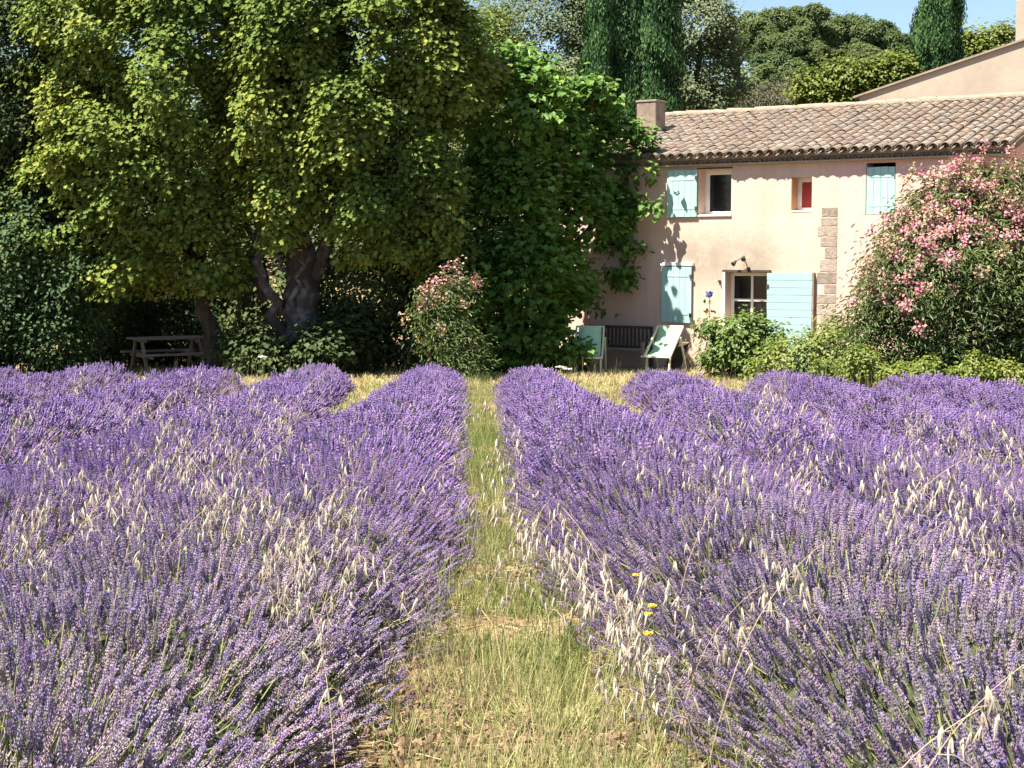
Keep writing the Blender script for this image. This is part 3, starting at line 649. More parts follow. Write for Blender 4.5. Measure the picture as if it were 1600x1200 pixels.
# large leaved bright tree in front of the house corner
b = gp(850, 32.7)
T = [(*limb([b, at(845, 480, 32.7), at(860, 350, 32.7), at(880, 220, 32.8)], .13, .06), 'trunk'), (*limb([at(850, 450, 32.7), at(920, 350, 33.9), at(985, 260, 34.3)], .07, .03), 'limb'), (*limb([at(845, 470, 32.7), at(800, 330, 32.6), at(790, 200, 32.5)], .07, .03), 'limb'),
     (*limb([at(950, 300, 34.3), at(1005, 325, 34.1), at(1035, 322, 33.9)], .02, .008), 'limb')]
tree('mulberry_tree', 'bright green large leaved tree hiding the left corner of the farmhouse', 'tree',
     [(795, 190, 32.7, .95), (845, 230, 33.4, .88), (900, 250, 33.8, .7, .5), (940, 250, 34.45, .84, .35), (785, 330, 32.5, 1.0), (845, 350, 33.4, .85), (900, 350, 33.7, .7, .5), (800, 460, 32.2, .98), (840, 460, 33.2, .75), (890, 440, 33.6, .5, .5), (945, 345, 34.6, .60, .35), (840, 540, 32.3, .64), (780, 545, 32.2, .5), (922, 430, 34.6, .42, .4), (895, 560, 32.2, .22), (770, 140, 32.4, .58), (1016, 322, 34.0, .13, .5), (980, 322, 34.3, .22, .5), (915, 185, 34.3, .48, .4), (978, 230, 34.2, .32, .4), (1012, 270, 34.0, .15), (990, 385, 34.2, .18, .6), (968, 425, 34.3, .2, .6), (950, 480, 34.3, .18), (918, 530, 33.8, .2), (865, 125, 33.4, .24), (915, 140, 33.8, .22), (945, 155, 33.9, .22), (800, 85, 33, .26), (755, 105, 32.8, .25), (835, 105, 33.2, .2), (740, 170, 32.6, .3), (760, 420, 31.6, .3), (820, 300, 31.9, .35), (860, 400, 32.3, .35)],
     'bright_leaf', T, 1500, 16, .145, 'heart', seed=9, base=b[:2], depth_var=.75, core=.02, clump_r=.24, droop=1.1, hole_t=-.25, hs=3.2)
# dark evergreen shrubs under the trees; last, a leafy backdrop added for deep shade
for lab, cat, lob, mat, nc, per, lf, shp, sd in [
    ('laurel bush with blue green leaves at the left edge beside the picnic table', 'bush', [(20, 400, 31.2, 1.2), (110, 430, 31.2, .95), (-40, 500, 30.8, 1.1), (80, 525, 30.9, .8), (50, 330, 31.4, .85)], 'laurel_leaf', 800, 32, .10, 'oval', 11),
    ('laurel bush arching over the far side of the picnic table', 'bush', [(210, 430, 35.2, .85), (175, 500, 35.0, .8), (265, 520, 35.6, .8), (150, 545, 34.4, .5)], 'laurel_leaf', 420, 32, .095, 'oval', 12),
    ('low dark ivy clump at the foot of the mottled stems', 'bush', [(400, 550, 30.9, .38), (505, 550, 31.0, .42), (545, 510, 31.8, .5), (455, 578, 30.8, .22)], 'dark_leaf', 260, 30, .10, 'heart', 13),
    ('dark shady thicket between the mottled stems and the pink oleander', 'bush', [(580, 460, 32.4, 1.0), (640, 380, 32.6, 1.0), (560, 540, 32.4, .7), (650, 530, 32.4, .75)], 'dark_leaf', 480, 32, .10, 'oval', 14),
    ('tall dark leafy backdrop added for deep shade behind the spreading tree', 'shade_backdrop', [(60, 420, 38, 2.0), (220, 400, 38, 2.2), (400, 440, 38, 2.0), (560, 400, 38, 2.2), (700, 420, 38, 2.0), (840, 420, 38.5, 1.8), (-80, 380, 38, 2.4), (320, 330, 39, 2), (480, 300, 39, 2.2), (650, 280, 39, 2.2), (130, 250, 39, 2.2), (90, 90, 39.5, 2.0), (240, 60, 39.5, 2.3), (400, 60, 39.5, 2.3), (560, 60, 39.5, 2.2), (680, 110, 39.5, 1.7), (330, 190, 39.5, 2.2), (520, 180, 39.5, 2.2)], 'dark_leaf', 3000, 30, .14, 'oval', 15)]:
    nm = 'shade_backdrop' if cat == 'shade_backdrop' else 'bush'
    L = px_lobes(lob); c = np.mean([l[:3] for l in L], 0)
    tree(nm, lab, cat, lob, mat, [(*limb([np.array([c[0] + .3 * k, c[1], float(gz(c[0], c[1])) - .05]), c + np.array([.3 * k, 0, -.3])], .05, .03), 'stem') for k in (-1, 0, 1)], nc, per, lf, shp, seed=sd, base=c[:2])

# oleanders: leaves, stems and flower heads
def oleander(label, lobes, nc, per, nf, seed, ftop, leaf=.11):
    L = px_lobes(lobes); c = np.mean([l[:3] for l in L], 0)
    r, L, C = tree('oleander_bush', label, 'bush', lobes, 'oleander_leaf', [(*limb([np.array([c[0] + .25 * k, c[1] + .1, float(gz(c[0], c[1])) - .05]), np.array([c[0] + (.12 if leaf < .105 else .5) * k, c[1], c[2] + (.0 if leaf < .105 else .3)])], .035, .02), 'stem') for k in (-2, -1, 0, 1, 2)], nc, per, leaf, 'lance', seed=seed, base=c[:2], droop=-.2, up=.6, core=.35)
    zlo = gz(c[0], c[1]); top = C[:, 2].max()
    h = (C[:, 2] - zlo) / (top - zlo) + .16 * fnoise(C, 1.6, seed + 8); wgt = np.clip((h - ftop) / .22, 0, 1) + 1e-4; wgt *= np.where(C[:, 1] < c[1] + .5, 1, .3)
    i = rng.choice(len(C), nf, p=wgt / wgt.sum()); cc = C[i] + rng.standard_normal((nf, 3)) * .16; out = norm(cc - c) + np.array([0, 0, .25])
    cc = cc + norm(out) * .13; per_f = 32; k = np.repeat(np.arange(nf), per_f); off = rng.standard_normal((nf * per_f, 3)) * .062
    base_t = np.clip(.60 + .30 * fnoise(cc, 1.3, seed + 4) + .24 * rng.standard_normal(nf), 0, 1)
    t = np.clip(base_t[k] + .12 * rng.standard_normal(len(k)), 0, 1)
    b0 = np.array(r.location)
    v, f, tt = leaves(cc[k] + off, norm(out)[k] + .8 * rdir(len(k)), rdir(len(k)), rng.uniform(.038, .066, len(k)), 'petal', .15, t)
    link('flowers', raw_mesh('flowers', v - b0, [f], M['pink_petal'], {'tint': tt}), r)
    return r
oleander('huge pink and cream flowering oleander in front of the right end of the farmhouse',
         [(1468, 420, 27, .95), (1520, 375, 26.8, 1.1), (1418, 445, 26.7, .70), (1480, 470, 26.4, 1.2), (1580, 440, 26.6, 1.3), (1400, 530, 26.5, .7), (1540, 540, 26.3, .85), (1345, 500, 26.8, .28), (1375, 545, 26.6, .42), (1450, 550, 26.2, .5), (1600, 560, 26.2, .6), (1640, 385, 27, 1.1), (1650, 520, 26.8, 1.0), (1515, 290, 27, .3), (1585, 320, 27, .5)], 1900, 30, 860, 21, .46)
oleander('small pink oleander glowing in a gap of the shade left of the large leaved tree', [(692, 500, 29.8, .32), (708, 545, 29.7, .36), (676, 468, 29.8, .2), (728, 572, 29.7, .26), (712, 455, 29.9, .17)], 210, 28, 34, 31, .62, .10)
# shrubs and weeds along the wall
def shrub(name, label, lobes, mat, nc, per, lf, shp, seed, **kw):
    L = px_lobes(lobes); c = np.mean([l[:3] for l in L], 0)
    return tree(name, label, 'shrub', lobes, mat, [(*limb([np.array([c[0] + .12 * k, c[1], float(gz(c[0], c[1])) - .05]), c + np.array([.3 * k, 0, .2])], .022, .012, .02), 'stem') for k in (-1, 1)], nc, per, lf, shp, seed=seed, base=c[:2], clump_r=.2, **kw)[0]
shrub('rose_bush', 'rounded leafy green rose bush under the ground floor window', [(1150, 530, 30.2, .5), (1185, 560, 30, .42), (1130, 560, 30.1, .35), (1105, 510, 30.3, .14), (1205, 525, 30.2, .18)], 'rose_leaf', 260, 22, .095, 'oval', 41)
shrub('bush', 'yellow green low shrub between the rose bush and the oleander', [(1225, 565, 28.6, .36), (1270, 555, 28.4, .40), (1300, 530, 28.4, .32), (1190, 580, 28.4, .22), (1320, 575, 28, .25)], 'weed_leaf', 190, 22, .08, 'oval', 42)
for px, d, s in [(1345, 26.0, .22), (1400, 25.4, .20), (1455, 25.2, .2), (1510, 25, .22), (1560, 25, .26), (1600, 25, .3)]:
    q = at(px, 580, d)
# weeds below the oleander as one uncountable cover
wl_ = []
for k in range(46):
    px = random.uniform(1280, 1650); wl_.append((px, 592 - random.random() * (26 if px < 1360 else 14), float(np.interp(px, [1280, 1400, 1650], [26.6, 25.3, 24.9])) + random.uniform(-.3, .3), random.choice([.07, .09, .12, .16, .22]), 1, random.uniform(.6, 1.5)))
L = px_lobes(wl_); (v, f, t), C = crown(L, 420, 20, .062, 'oval', seed=44, clump_r=.12, depth_var=.7, clump_tint=.9)
wo = link('weeds', raw_mesh('weeds', v, [f], M['weed_leaf'], {'tint': t})); setp(wo, 'yellow green weeds along the foot of the big oleander', 'weeds', kind='stuff')
# tall blue flower by the wall
b = at(1107, 580, 31.8); b[2] = gz(b[0], b[1]); bf = empty('blue_flower', tuple(b)); setp(bf, 'tall stem with one round blue flower head against the farmhouse wall', 'flower')
hgt = at(1107, 459, 31.8)[2] - b[2]
MB().tube([(0, 0, 0), (.03, 0, hgt * .5), (0, 0, hgt)], (.012, .01, .007), 6).build('stem', M['greenstem'], bf)
n = 90; d = rdir(n); v, f, t = leaves(d * rng.uniform(.01, .07, (90, 1)) + np.array([0, 0, hgt]), d, rdir(n), np.full(n, .06), 'petal'); link('flower_head', raw_mesh('flower_head', v, [f], M['blueflower']), bf)
v, f, t = leaves(np.stack([rng.uniform(-.1, .1, 40), rng.uniform(-.1, .1, 40), rng.uniform(.1, .95, 40) * hgt], 1), rdir(40), rdir(40), np.full(40, .1), 'oval'); link('leaves', raw_mesh('leaves', v, [f], M['rose_leaf'], {'tint': t}), bf)

# ------------------------------------------------------------------ trees behind
def cypress(label, px, top_py, d, r, seed, n=60000, group='dark column cypresses behind the farmhouse'):
    b = gp(px, d, 0); H = at(px, top_py, d)[2] - b[2]; o = empty('cypress_tree', tuple(b)); setp(o, label, 'cypress', group)
    h = rng.random(n) ** .9; a = rng.random(n) * 6.283
    prof = r * np.minimum(1, (h * 7) ** .6) * (1 - np.clip((h - .55) / .47, 0, 1) ** 1.8)
    cp = np.stack([np.cos(a) * r, np.sin(a) * r, h * H * .45], 1); ridge = .80 + .42 * fnoise(cp, 4.6, seed) + .13 * rng.standard_normal(n)
    rr_ = prof * np.clip(ridge, .3, 1.25); out = np.stack([np.cos(a), np.sin(a), 0 * a], 1)
    pos = out * rr_[:, None]; pos[:, 2] = h * H + .15
    t = np.clip(.5 + .4 * (ridge - .8) / .26 * .6 + .2 * rng.standard_normal(n), 0, 1)
    v, f, t = leaves(pos, out + .5 * rdir(n), np.array([0, 0, 1.0]) + .55 * out + .45 * rdir(n), rng.uniform(.07, .17, n), 'spray', .05, t)
    link('crown', raw_mesh('crown', v, [f], M['cypress_leaf'], {'tint': t}), o)
    MB().tube([(0, 0, -.1), (0, 0, H * .6)], (.16, .07), 8).build('trunk', M['bark'], o)
cypress('narrow sunlit cypress, leftmost of the clump behind the chimney', 938, -150, 46, .62, 1)
cypress('broad cypress in the middle of the clump behind the chimney', 976, -260, 46.5, .85, 2, 80000)
cypress('darkest cypress, right of the clump behind the chimney', 1025, -220, 46, .70, 3)
cypress('lone plump cypress rising behind the roof beside the grey gable', 1458, -120, 50, .92, 4, 80000)
tree('olive_tree', 'silvery grey green tree between the spreading tree and the cypress clump', 'tree', [(840, 60, 50, 1.7), (880, 130, 49.5, 1.4), (800, 30, 50.5, 1.3), (870, -20, 51, 1.7), (930, 60, 50, 1.2), (850, 200, 50, 1.5)], 'grey_leaf',
     [(*limb([gp(860, 50), at(860, 250, 50), at(850, 80, 50)], .25, .1), 'trunk')], 1200, 34, .105, 'oval', seed=51, hole_t=-.25, depth_var=.5, base=gp(860, 50)[:2])
tree('poplar_tree', 'yellow tinged tree peeping out right of the spreading tree', 'tree', [(765, 70, 44, .8), (745, 110, 44, .7), (790, 110, 44, .5), (830, 130, 44, .5), (740, 180, 44, .9)], 'lime_leaf',
     [(*limb([gp(765, 44), at(765, 200, 44), at(765, 70, 44)], .16, .06), 'trunk')], 260, 30, .13, 'oval', seed=52, base=gp(765, 44)[:2])
tree('ash_tree', 'pale grey green tree just right of the cypress clump', 'tree', [(1085, 40, 52, 1.2), (1100, 110, 52, 1.2), (1070, 150, 51.5, 1.1), (1120, 80, 52.5, .8), (1075, -10, 52.5, .9)], 'grey_leaf',
     [(*limb([gp(1090, 52), at(1090, 200, 52), at(1090, 60, 52)], .2, .08), 'trunk')], 700, 34, .115, 'oval', seed=53, hole_t=-.25, depth_var=.5, base=gp(1090, 52)[:2])
tree('plane_tree', 'light green tree crown filling the gap at the top left corner', 'tree', [(60, -60, 44, 1.4), (130, 90, 44, .6), (150, 0, 44, .9), (60, 170, 44, 1.5)], 'bright_leaf',
     [(*limb([gp(90, 44), at(90, 200, 44), at(100, 0, 44)], .2, .06), 'trunk')], 300, 24, .17, 'oval', seed=54, base=gp(90, 44)[:2])
# pines on the hillside
def pine(label, px, py, d, r, seed, n=34):
    b = gp(px, d, 0); c = at(px, py, d); o = empty('pine_tree', tuple(b)); setp(o, label, 'pine', 'pines on the hill behind the farmhouse')
    L = []
    for k in range(24):
        u = rdir(1)[0]; u[2] = abs(u[2]) * 1.6 - .45; u[:2] *= 1.1 - .35 * max(0, u[2]); L.append((*(c + u * r * np.array([1, 1, .95]) * rng.uniform(.45, .95)), *(r * rng.uniform(.16, .30) * np.array([1.1, 1.1, .95]))))
    (v, f, t), C = crown(L, 620, 36, .17, 'spray', seed=seed, clump_r=r * .085, depth_var=.3, droop=-.6, up=.6, back=.3, hole_t=-.22, hs=2.2)
    link('crown', raw_mesh('crown', v - b, [f], M['pine_needle' if seed % 3 else 'pine_needle_dark'], {'tint': t}), o)
    pts, rad = limb([b, (b * .6 + c * .4) + np.array([.3, 0, 0]), c], .2, .08, .05); MB().tube(pts - b, rad, 7).build('trunk', M['bark'], o, smooth=True)
    for k in range(4): 
        e = L[k * 3][:3]; q_, ra = limb([b * .35 + c * .65, np.array(e)], .07, .03, .05); MB().tube(q_ - b, ra, 5).build('branch', M['bark'], o)
for lab, px, py, d, r, sd in [('tallest pine on the hill with a peaked crown', 1195, 66, 72, 1.9, 61), ('leftmost pine on the hill beside the pale ash', 1148, 72, 76, 1.35, 62), ('broad pine on the hill below the tallest one', 1225, 125, 68, 1.5, 63),
        ('second peaked pine on the hill skyline right of the tallest', 1262, 66, 76, 1.7, 64), ('wide pine on the middle of the hill skyline', 1322, 74, 78, 1.8, 65), ('pine on the hill skyline left of the lone cypress', 1385, 90, 78, 1.6, 66),
        ('dark low pine in front of the middle of the hill skyline', 1290, 125, 72, 1.5, 67), ('pine filling the dip below the skyline near the cypress', 1350, 125, 72, 1.5, 68), ('small pine behind the lone plump cypress', 1420, 105, 80, 1.5, 69),
        ('shaded pine lowest on the slope behind the roof ridge', 1195, 150, 66, 1.1, 70)]:
    pine(lab, px, py, d, r, sd)
tree('bush', 'bare grey scrub bush above the middle of the tiled ridge', 'bush', [(1190, 155, 56, .5), (1225, 150, 56, .6), (1160, 160, 56, .4)], 'dry_twig_leaf', [(*limb([gp(1200, 56), at(1205, 150, 56)], .05, .03), 'stem')], 120, 28, .12, 'lance', seed=71, base=gp(1200, 56)[:2])
tree('fig_bush', 'lime green leafy bush above the ridge left of the grey gable', 'bush', [(1270, 140, 50, .55), (1320, 130, 50, .6), (1365, 122, 50, .55), (1400, 118, 50, .5), (1300, 160, 50, .6), (1380, 150, 50, .6)], 'lime_leaf', [(*limb([gp(1330, 50), at(1330, 140, 50)], .08, .04), 'stem')], 520, 30, .105, 'heart', seed=72, depth_var=.5, base=gp(1330, 50)[:2])
tree('fig_bush', 'lime green tree top showing over the slope of the grey gable', 'tree', [(1520, 75, 54, .6), (1555, 65, 54, .55), (1500, 90, 54, .6), (1540, 110, 54, .8)], 'lime_leaf', [(*limb([gp(1530, 54), at(1530, 80, 54)], .1, .05), 'trunk')], 320, 28, .11, 'heart', seed=73, depth_var=.5, base=gp(1530, 54)[:2])
# scrub and wood covering the hill as one mass
n = 700; hx = rng.uniform(-30, 45, n); hy = rng.uniform(58, 86, n); L = np.stack([hx, hy, gz(hx, hy) + .9, rng.uniform(.8, 1.8, n), rng.uniform(.8, 1.8, n), rng.uniform(1.0, 2.0, n)], 1)
(v, f, t), C = crown(L, 9000, 16, .24, 'oval', seed=75, clump_r=.5, back=.2)
ho = link('hill_scrub', raw_mesh('hill_scrub', v, [f], M['pine_needle'], {'tint': t})); setp(ho, 'green scrub covering the hill behind the pines', 'scrub', kind='stuff')

# ------------------------------------------------------------------ instanced plants
def point_cloud(name, pos, rot, scl, idx, tint, sources, parent=None, loc=(0, 0, 0)):
    me = bpy.data.meshes.new(name); pos = np.asarray(pos, np.float32); me.vertices.add(len(pos)); me.vertices.foreach_set('co', pos.ravel())
    for nm, ty, key, a in (('rot', 'FLOAT_VECTOR', 'vector', rot), ('scl', 'FLOAT', 'value', scl), ('idx', 'INT', 'value', idx), ('tint', 'FLOAT', 'value', tint)):
        at_ = me.attributes.new(nm, ty, 'POINT'); at_.data.foreach_set(key, np.asarray(a, np.int32 if ty == 'INT' else np.float32).ravel())
    me.update(); o = link(name, me, parent, loc)
    ng = bpy.data.node_groups.new(name, 'GeometryNodeTree'); ng.interface.new_socket('Geometry', in_out='INPUT', socket_type='NodeSocketGeometry'); ng.interface.new_socket('Geometry', in_out='OUTPUT', socket_type='NodeSocketGeometry')
    N = ng.nodes; K = ng.links; gi = N.new('NodeGroupInput'); go = N.new('NodeGroupOutput'); ip = N.new('GeometryNodeInstanceOnPoints'); g2i = N.new('GeometryNodeGeometryToInstance')
    for s in sources:
        oi = N.new('GeometryNodeObjectInfo'); oi.inputs[0].default_value = s; oi.transform_space = 'ORIGINAL'; K.new(oi.outputs['Geometry'], g2i.inputs[0])
    def na(nm, ty):
        a = N.new('GeometryNodeInputNamedAttribute'); a.data_type = ty; a.inputs[0].default_value = nm; return a.outputs[0]
    K.new(gi.outputs[0], ip.inputs['Points']); K.new(g2i.outputs[0], ip.inputs['Instance']); ip.inputs['Pick Instance'].default_value = True
    K.new(na('idx', 'INT'), ip.inputs['Instance Index']); K.new(na('scl', 'FLOAT'), ip.inputs['Scale'])
    e2r = N.new('FunctionNodeEulerToRotation'); K.new(na('rot', 'FLOAT_VECTOR'), e2r.inputs[0]); K.new(e2r.outputs[0], ip.inputs['Rotation'])
    K.new(ip.outputs[0], go.inputs[0])
    md = o.modifiers.new('scatter', 'NODES'); md.node_group = ng
    return o
def euler_from_z(d, spin):
    """XYZ euler that turns +Z to d after a spin about Z"""
    d = norm(d); ry = np.arccos(np.clip(d[:, 2], -1, 1)); rz = np.arctan2(d[:, 1], d[:, 0])
    # R = Rz(rz) Ry(ry) Rz(spin): turn it into XYZ euler
    cz, sz, cy, sy, cs, ss = np.cos(rz), np.sin(rz), np.cos(ry), np.sin(ry), np.cos(spin), np.sin(spin)
    r00 = cz * cy * cs - sz * ss; r10 = sz * cy * cs + cz * ss; r20 = -sy * cs; r21 = sy * ss; r22 = cy
    return np.stack([np.arctan2(r21, r22), np.arcsin(np.clip(-r20, -1, 1)), np.arctan2(r10, r00)], 1)

def spike_mesh(seed, near):
    """a lavender stem with its head: tip of the head at z = 0, stem running down"""
    r = np.random.default_rng(seed); vs = []; fs = []; ks = []
    def ring(c, rad, n, jit=0):
        i0 = len(vs)
        for k in range(n):
            a = 6.2832 * k / n + r.random() * .5; q = rad * (1 + jit * r.uniform(-1, 1)); vs.append((c[0] + q * math.cos(a), c[1] + q * math.sin(a), c[2] + jit * .004 * r.uniform(-1, 1)))
        return i0
    def bridge(a, b, n, k):
        for i in range(n): fs.append((a + i, a + (i + 1) % n, b + (i + 1) % n, b + i)); ks.append(k)
    HL = r.uniform(.050, .095); bx, by = r.uniform(-.022, .022, 2)
    def ctr(z): u = z / .3; return (bx * u * u * 4, by * u * u * 4, z)
    n = 3; zs = [-.30, -.15, -HL - .005] if near else [-.26, -HL]
    prev = None
    for z in zs:
        q = ring(ctr(z), 0.0022 if near else .0024, n)
        if prev is not None: bridge(prev, q, n, 0.)
        prev = q
    if near:
        nw = int(r.integers(6, 10)); c_up = ring(ctr(-HL), .0022, 3); bridge(prev, c_up, 3, 0.); tp_ = ring(ctr(-.003), .0012, 3); bridge(c_up, tp_, 3, .35)
        whorls = [(-HL + HL * (w + .3 * r.random()) / nw, (1 - .5 * (w / nw) ** 2)) for w in range(nw)]
        if r.random() < .65: whorls.append((-HL - r.uniform(.012, .030), .85))
        for z, f in whorls:
            n = int(r.integers(6, 9)); a0 = r.random() * 6.28
            for q in range(n):
                a = a0 + 6.283 * q / n + r.uniform(-.25, .25); c = ctr(z); e = np.array([math.cos(a), math.sin(a), 0]); t_ = np.array([-e[1], e[0], 0]); L_ = .0115 * f * r.uniform(.75, 1.25); sp = r.uniform(.45, .95)
                tip = np.array(c) + e * L_ * sp + np.array([0, 0, L_ * 1.0]); m_ = np.array(c) + e * L_ * sp * .62 + np.array([0, 0, L_ * .45]); w_ = .0031 * f
                i0 = len(vs); vs += [tuple(np.array(c) + e * .001), tuple(m_ - t_ * w_), tuple(m_ + t_ * w_), tuple(m_ + e * w_ * .9 - np.array([0, 0, w_ * .7])), tuple(tip)]
                k_ = r.uniform(.55, .74)
                for fc in ((i0, i0 + 3, i0 + 1), (i0, i0 + 2, i0 + 3), (i0 + 1, i0 + 3, i0 + 4), (i0 + 3, i0 + 2, i0 + 4), (i0 + 1, i0 + 4, i0 + 2)): fs.append(fc); ks.append(k_)
    else:
        nw, n = 3, 4; prev = None
        for w in range(nw):
            z0 = -HL + HL * w / nw; z1 = z0 + HL / nw; wd = .0115 * (1 - .45 * (w / nw) ** 2) * r.uniform(.85, 1.15)
            c0, c1 = ctr(z0), ctr((z0 + z1) / 2); a = ring(c0, wd * .6, n); b = ring(c1, wd, n, .45)
            if prev is not None: bridge(prev, a, n, .5)
            bridge(a, b, n, r.uniform(.4, .65)); prev = b
        tp = len(vs); vs.append((ctr(0)[0], ctr(0)[1], .003))
        for i in range(n): fs.append((prev + i, prev + (i + 1) % n, tp)); ks.append(.5)
    for _ in range(6 if near else 1):                             # open florets
        if r.random() < .45: continue
        z = -HL * r.random(); a = r.random() * 6.28; c = np.array([math.cos(a) * .0105, math.sin(a) * 0.0095, z]); u = np.array([-math.sin(a), math.cos(a), 0]) * .0048; w_ = np.array([math.cos(a) * .002, math.sin(a) * .002, .0052])
        i0 = len(vs); vs += [tuple(c - u), tuple(c - w_), tuple(c + u), tuple(c + w_)]; fs.append((i0, i0 + 1, i0 + 2, i0 + 3)); ks.append(1.)
    return vs, fs, ks
def src(name, vs, fs, ks, mat):
    me = bpy.data.meshes.new(name); me.from_pydata(vs, [], fs); a = me.attributes.new('k', 'FLOAT', 'FACE'); a.data.foreach_set('value', np.array(ks, np.float32)); me.materials.append(mat); me.update()
    return bpy.data.objects.new(name, me)
near_src = [src('lavender_spike', *spike_mesh(100 + i, True), M['lavender']) for i in range(14)]
def far_bunch(seed):
    r = np.random.default_rng(seed); V_, F_, K_ = [], [], []
    for j in range(3):
        vs, fs, ks = spike_mesh(seed * 7 + j, False); a = np.array(vs); a[:, :2] += a[:, 2:3] * r.uniform(-.18, .18, 2); a += np.array([*r.uniform(-.035, .035, 2), r.uniform(-.05, .01)])
        n0 = len(V_); V_ += [tuple(q) for q in a]; F_ += [tuple(i + n0 for i in f) for f in fs]; K_ += ks
    return V_, F_, K_
far_src = [src('lavender_bunch', *far_bunch(200 + i), M['lavender']) for i in range(6)]

# lavender rows run along +Y
SP, OFF = 1.82, .25
rows = []
ENDS_R = [25.9, 24.4, 24.3, 23.2, 20.2, 18.5]; ENDS_L = [27.2, 26.6, 26.8, 27.0, 27.2]
for k in range(5): rows.append((OFF - (k + .5) * SP, ENDS_L[k], -1, k))
for k in range(6): rows.append((OFF + (k + .5) * SP, ENDS_R[k], 1, k))
LT = {(-1, 0): 'wide lavender row bordering the left side of the grassy path', (-1, 1): 'second lavender row left of the path, thick with pale oats', (-1, 2): 'third lavender row left of the path, in line with the mottled stems',
      (-1, 3): 'lavender row in line with the picnic table', (-1, 4): 'outermost lavender row at the left edge',
      (1, 0): 'wide lavender row bordering the right side of the grassy path', (1, 1): 'second lavender row right of the path, ending before the sunny deckchair', (1, 2): 'third lavender row right of the path, ending before the rose bush',
      (1, 3): 'fourth lavender row right of the path, ending before the yellow green shrub', (1, 4): 'short lavender row ending before the big oleander', (1, 5): 'outermost lavender row at the right edge'}
def plant_of(rx, y0, y1, seed, edge=0):
    r = np.random.default_rng(seed); ys_ = []; y = y0
    while y < y1: ys_.append(y); y += r.uniform(.36, .50)
    ys_ = np.array(ys_); n = len(ys_)
    rw = np.interp(ys_, [10, 14, 19, 26], [.98, .88, .64, .58]) * r.uniform(.92, 1.08, n); cx = rx + r.normal(0, .05, n)
    if edge == -1: cx = np.interp(ys_, [4, 5.5, 7, 9, 27], [-.52, -.42, -.22, -.02, -.02]) - rw * .97 + r.normal(0, .03, n)
    if edge == 1: cx = np.interp(ys_, [4, 5.5, 7, 9, 14, 27], [.85, .76, .56, .40, .40, .52]) + rw * .97 + r.normal(0, .03, n)
    return np.stack([cx, ys_, gz(cx, ys_)], 1), rw, np.interp(ys_, [6, 16, 26], [.60, .54, .48]) * r.uniform(.9, 1.1, n)
n_sp = 0
for rx, yend, side, k in rows:
    tan = .36 if side < 0 else .42
    y0 = max(2.4, abs(rx) / tan - 1.6)
    if y0 > yend - 1: y0 = yend - 1.5
    C, RW, RH = plant_of(rx, y0, yend - .4, 300 + k + (50 if side > 0 else 0), side if k == 0 else 0)
    loc = np.array([rx, y0, float(gz(rx, y0))])
    root = None
    # foliage mound: one skin over the plants
    nyy = int((yend - y0) / .16) + 2; na_ = 13; yy = np.linspace(y0 - .45, yend + .05, nyy); vs = []
    for y in yy:
        d_ = np.abs(C[:, 1] - y); wgt = np.exp(-(d_ / .33) ** 2); s = np.clip(wgt.max() * 1.1, .05, 1); cxm = (wgt @ C[:, 0]) / wgt.sum(); wr = (wgt @ RW) / wgt.sum() * .78 * s ** .5; hr = (wgt @ RH) / wgt.sum() * .70 * s ** .4
        for a in np.linspace(0, math.pi, na_): vs.append((cxm + wr * math.cos(a) * random.uniform(.9, 1.1), y, float(gz(rx, y)) - .03 + hr * math.sin(a) ** .8 * random.uniform(.85, 1.12)))
    ii = np.arange(nyy * na_).reshape(nyy, na_); qd = np.stack([ii[:-1, :-1], ii[:-1, 1:], ii[1:, 1:], ii[1:, :-1]], -1).reshape(-1, 4)
    root = link('lavender_row', raw_mesh('lavender_row', np.array(vs) - loc, [qd], M['mound']), None, tuple(loc)); setp(root, LT[(side, k)], 'lavender row', 'parallel rows of lavender in the field')
    # spikes radiate from each plant's foot
    for lo, hi, dens, sources, nm in ((0, 15.5, 1120, near_src, 'flower_spikes'), (8.5, 40, 330, far_src, 'distant_flower_spikes')):
        sel = (C[:, 1] >= lo) & (C[:, 1] < hi)
        if not sel.any(): continue
        c, rw, rh = C[sel], RW[sel], RH[sel]; per = int(dens * .42 * 2.3); i = np.repeat(np.arange(len(c)), per); n = len(i)
        u = rng.standard_normal((n, 3)); u[:, 2] = np.abs(u[:, 2]) * .95 + .02; u[:, 1] *= .75; u = norm(u)
        rad = np.stack([rw[i], rw[i] * .62, rh[i]], 1); f_ = 1.04 - .34 * rng.random(n) ** 2.2 + .05 * rng.standard_normal(n)
        tip = c[i] + u * rad * f_[:, None]
        d = u * np.stack([np.full(n, 1.), np.full(n, .8), np.full(n, 1.)], 1) + np.array([0, 0, .42]) + .16 * rng.standard_normal((n, 3))
        pn = np.clip((15. - tip[:, 1]) / 6., 0, 1); pn = pn if lo == 0 else 1 - pn; ok = (tip[:, 2] > gz(tip[:, 0], tip[:, 1]) + .03) & (rng.random(n) < pn)
        tip, d, i = tip[ok], d[ok], i[ok]; n = len(tip)
        # bloom: fresh violet far off, greyer spent heads on the near plants, in drifts
        t = .92 - np.clip((11.5 - tip[:, 1]) / 6.5, 0, 1) * .66 + .17 * fnoise(tip, 1.7, 5) + .12 * rng.standard_normal(n)
        t += .28 * (rng.random(n) < .10); t -= .35 * (rng.random(n) < .08)
        sc = rng.uniform(.8, 1.25, n)
        o = point_cloud(nm, tip - loc, euler_from_z(d, rng.random(n) * 6.28), sc, rng.integers(0, len(sources), n), np.clip(t, 0, 1), sources, root); o['kind'] = 'stuff'; n_sp += n
print('spikes', n_sp)

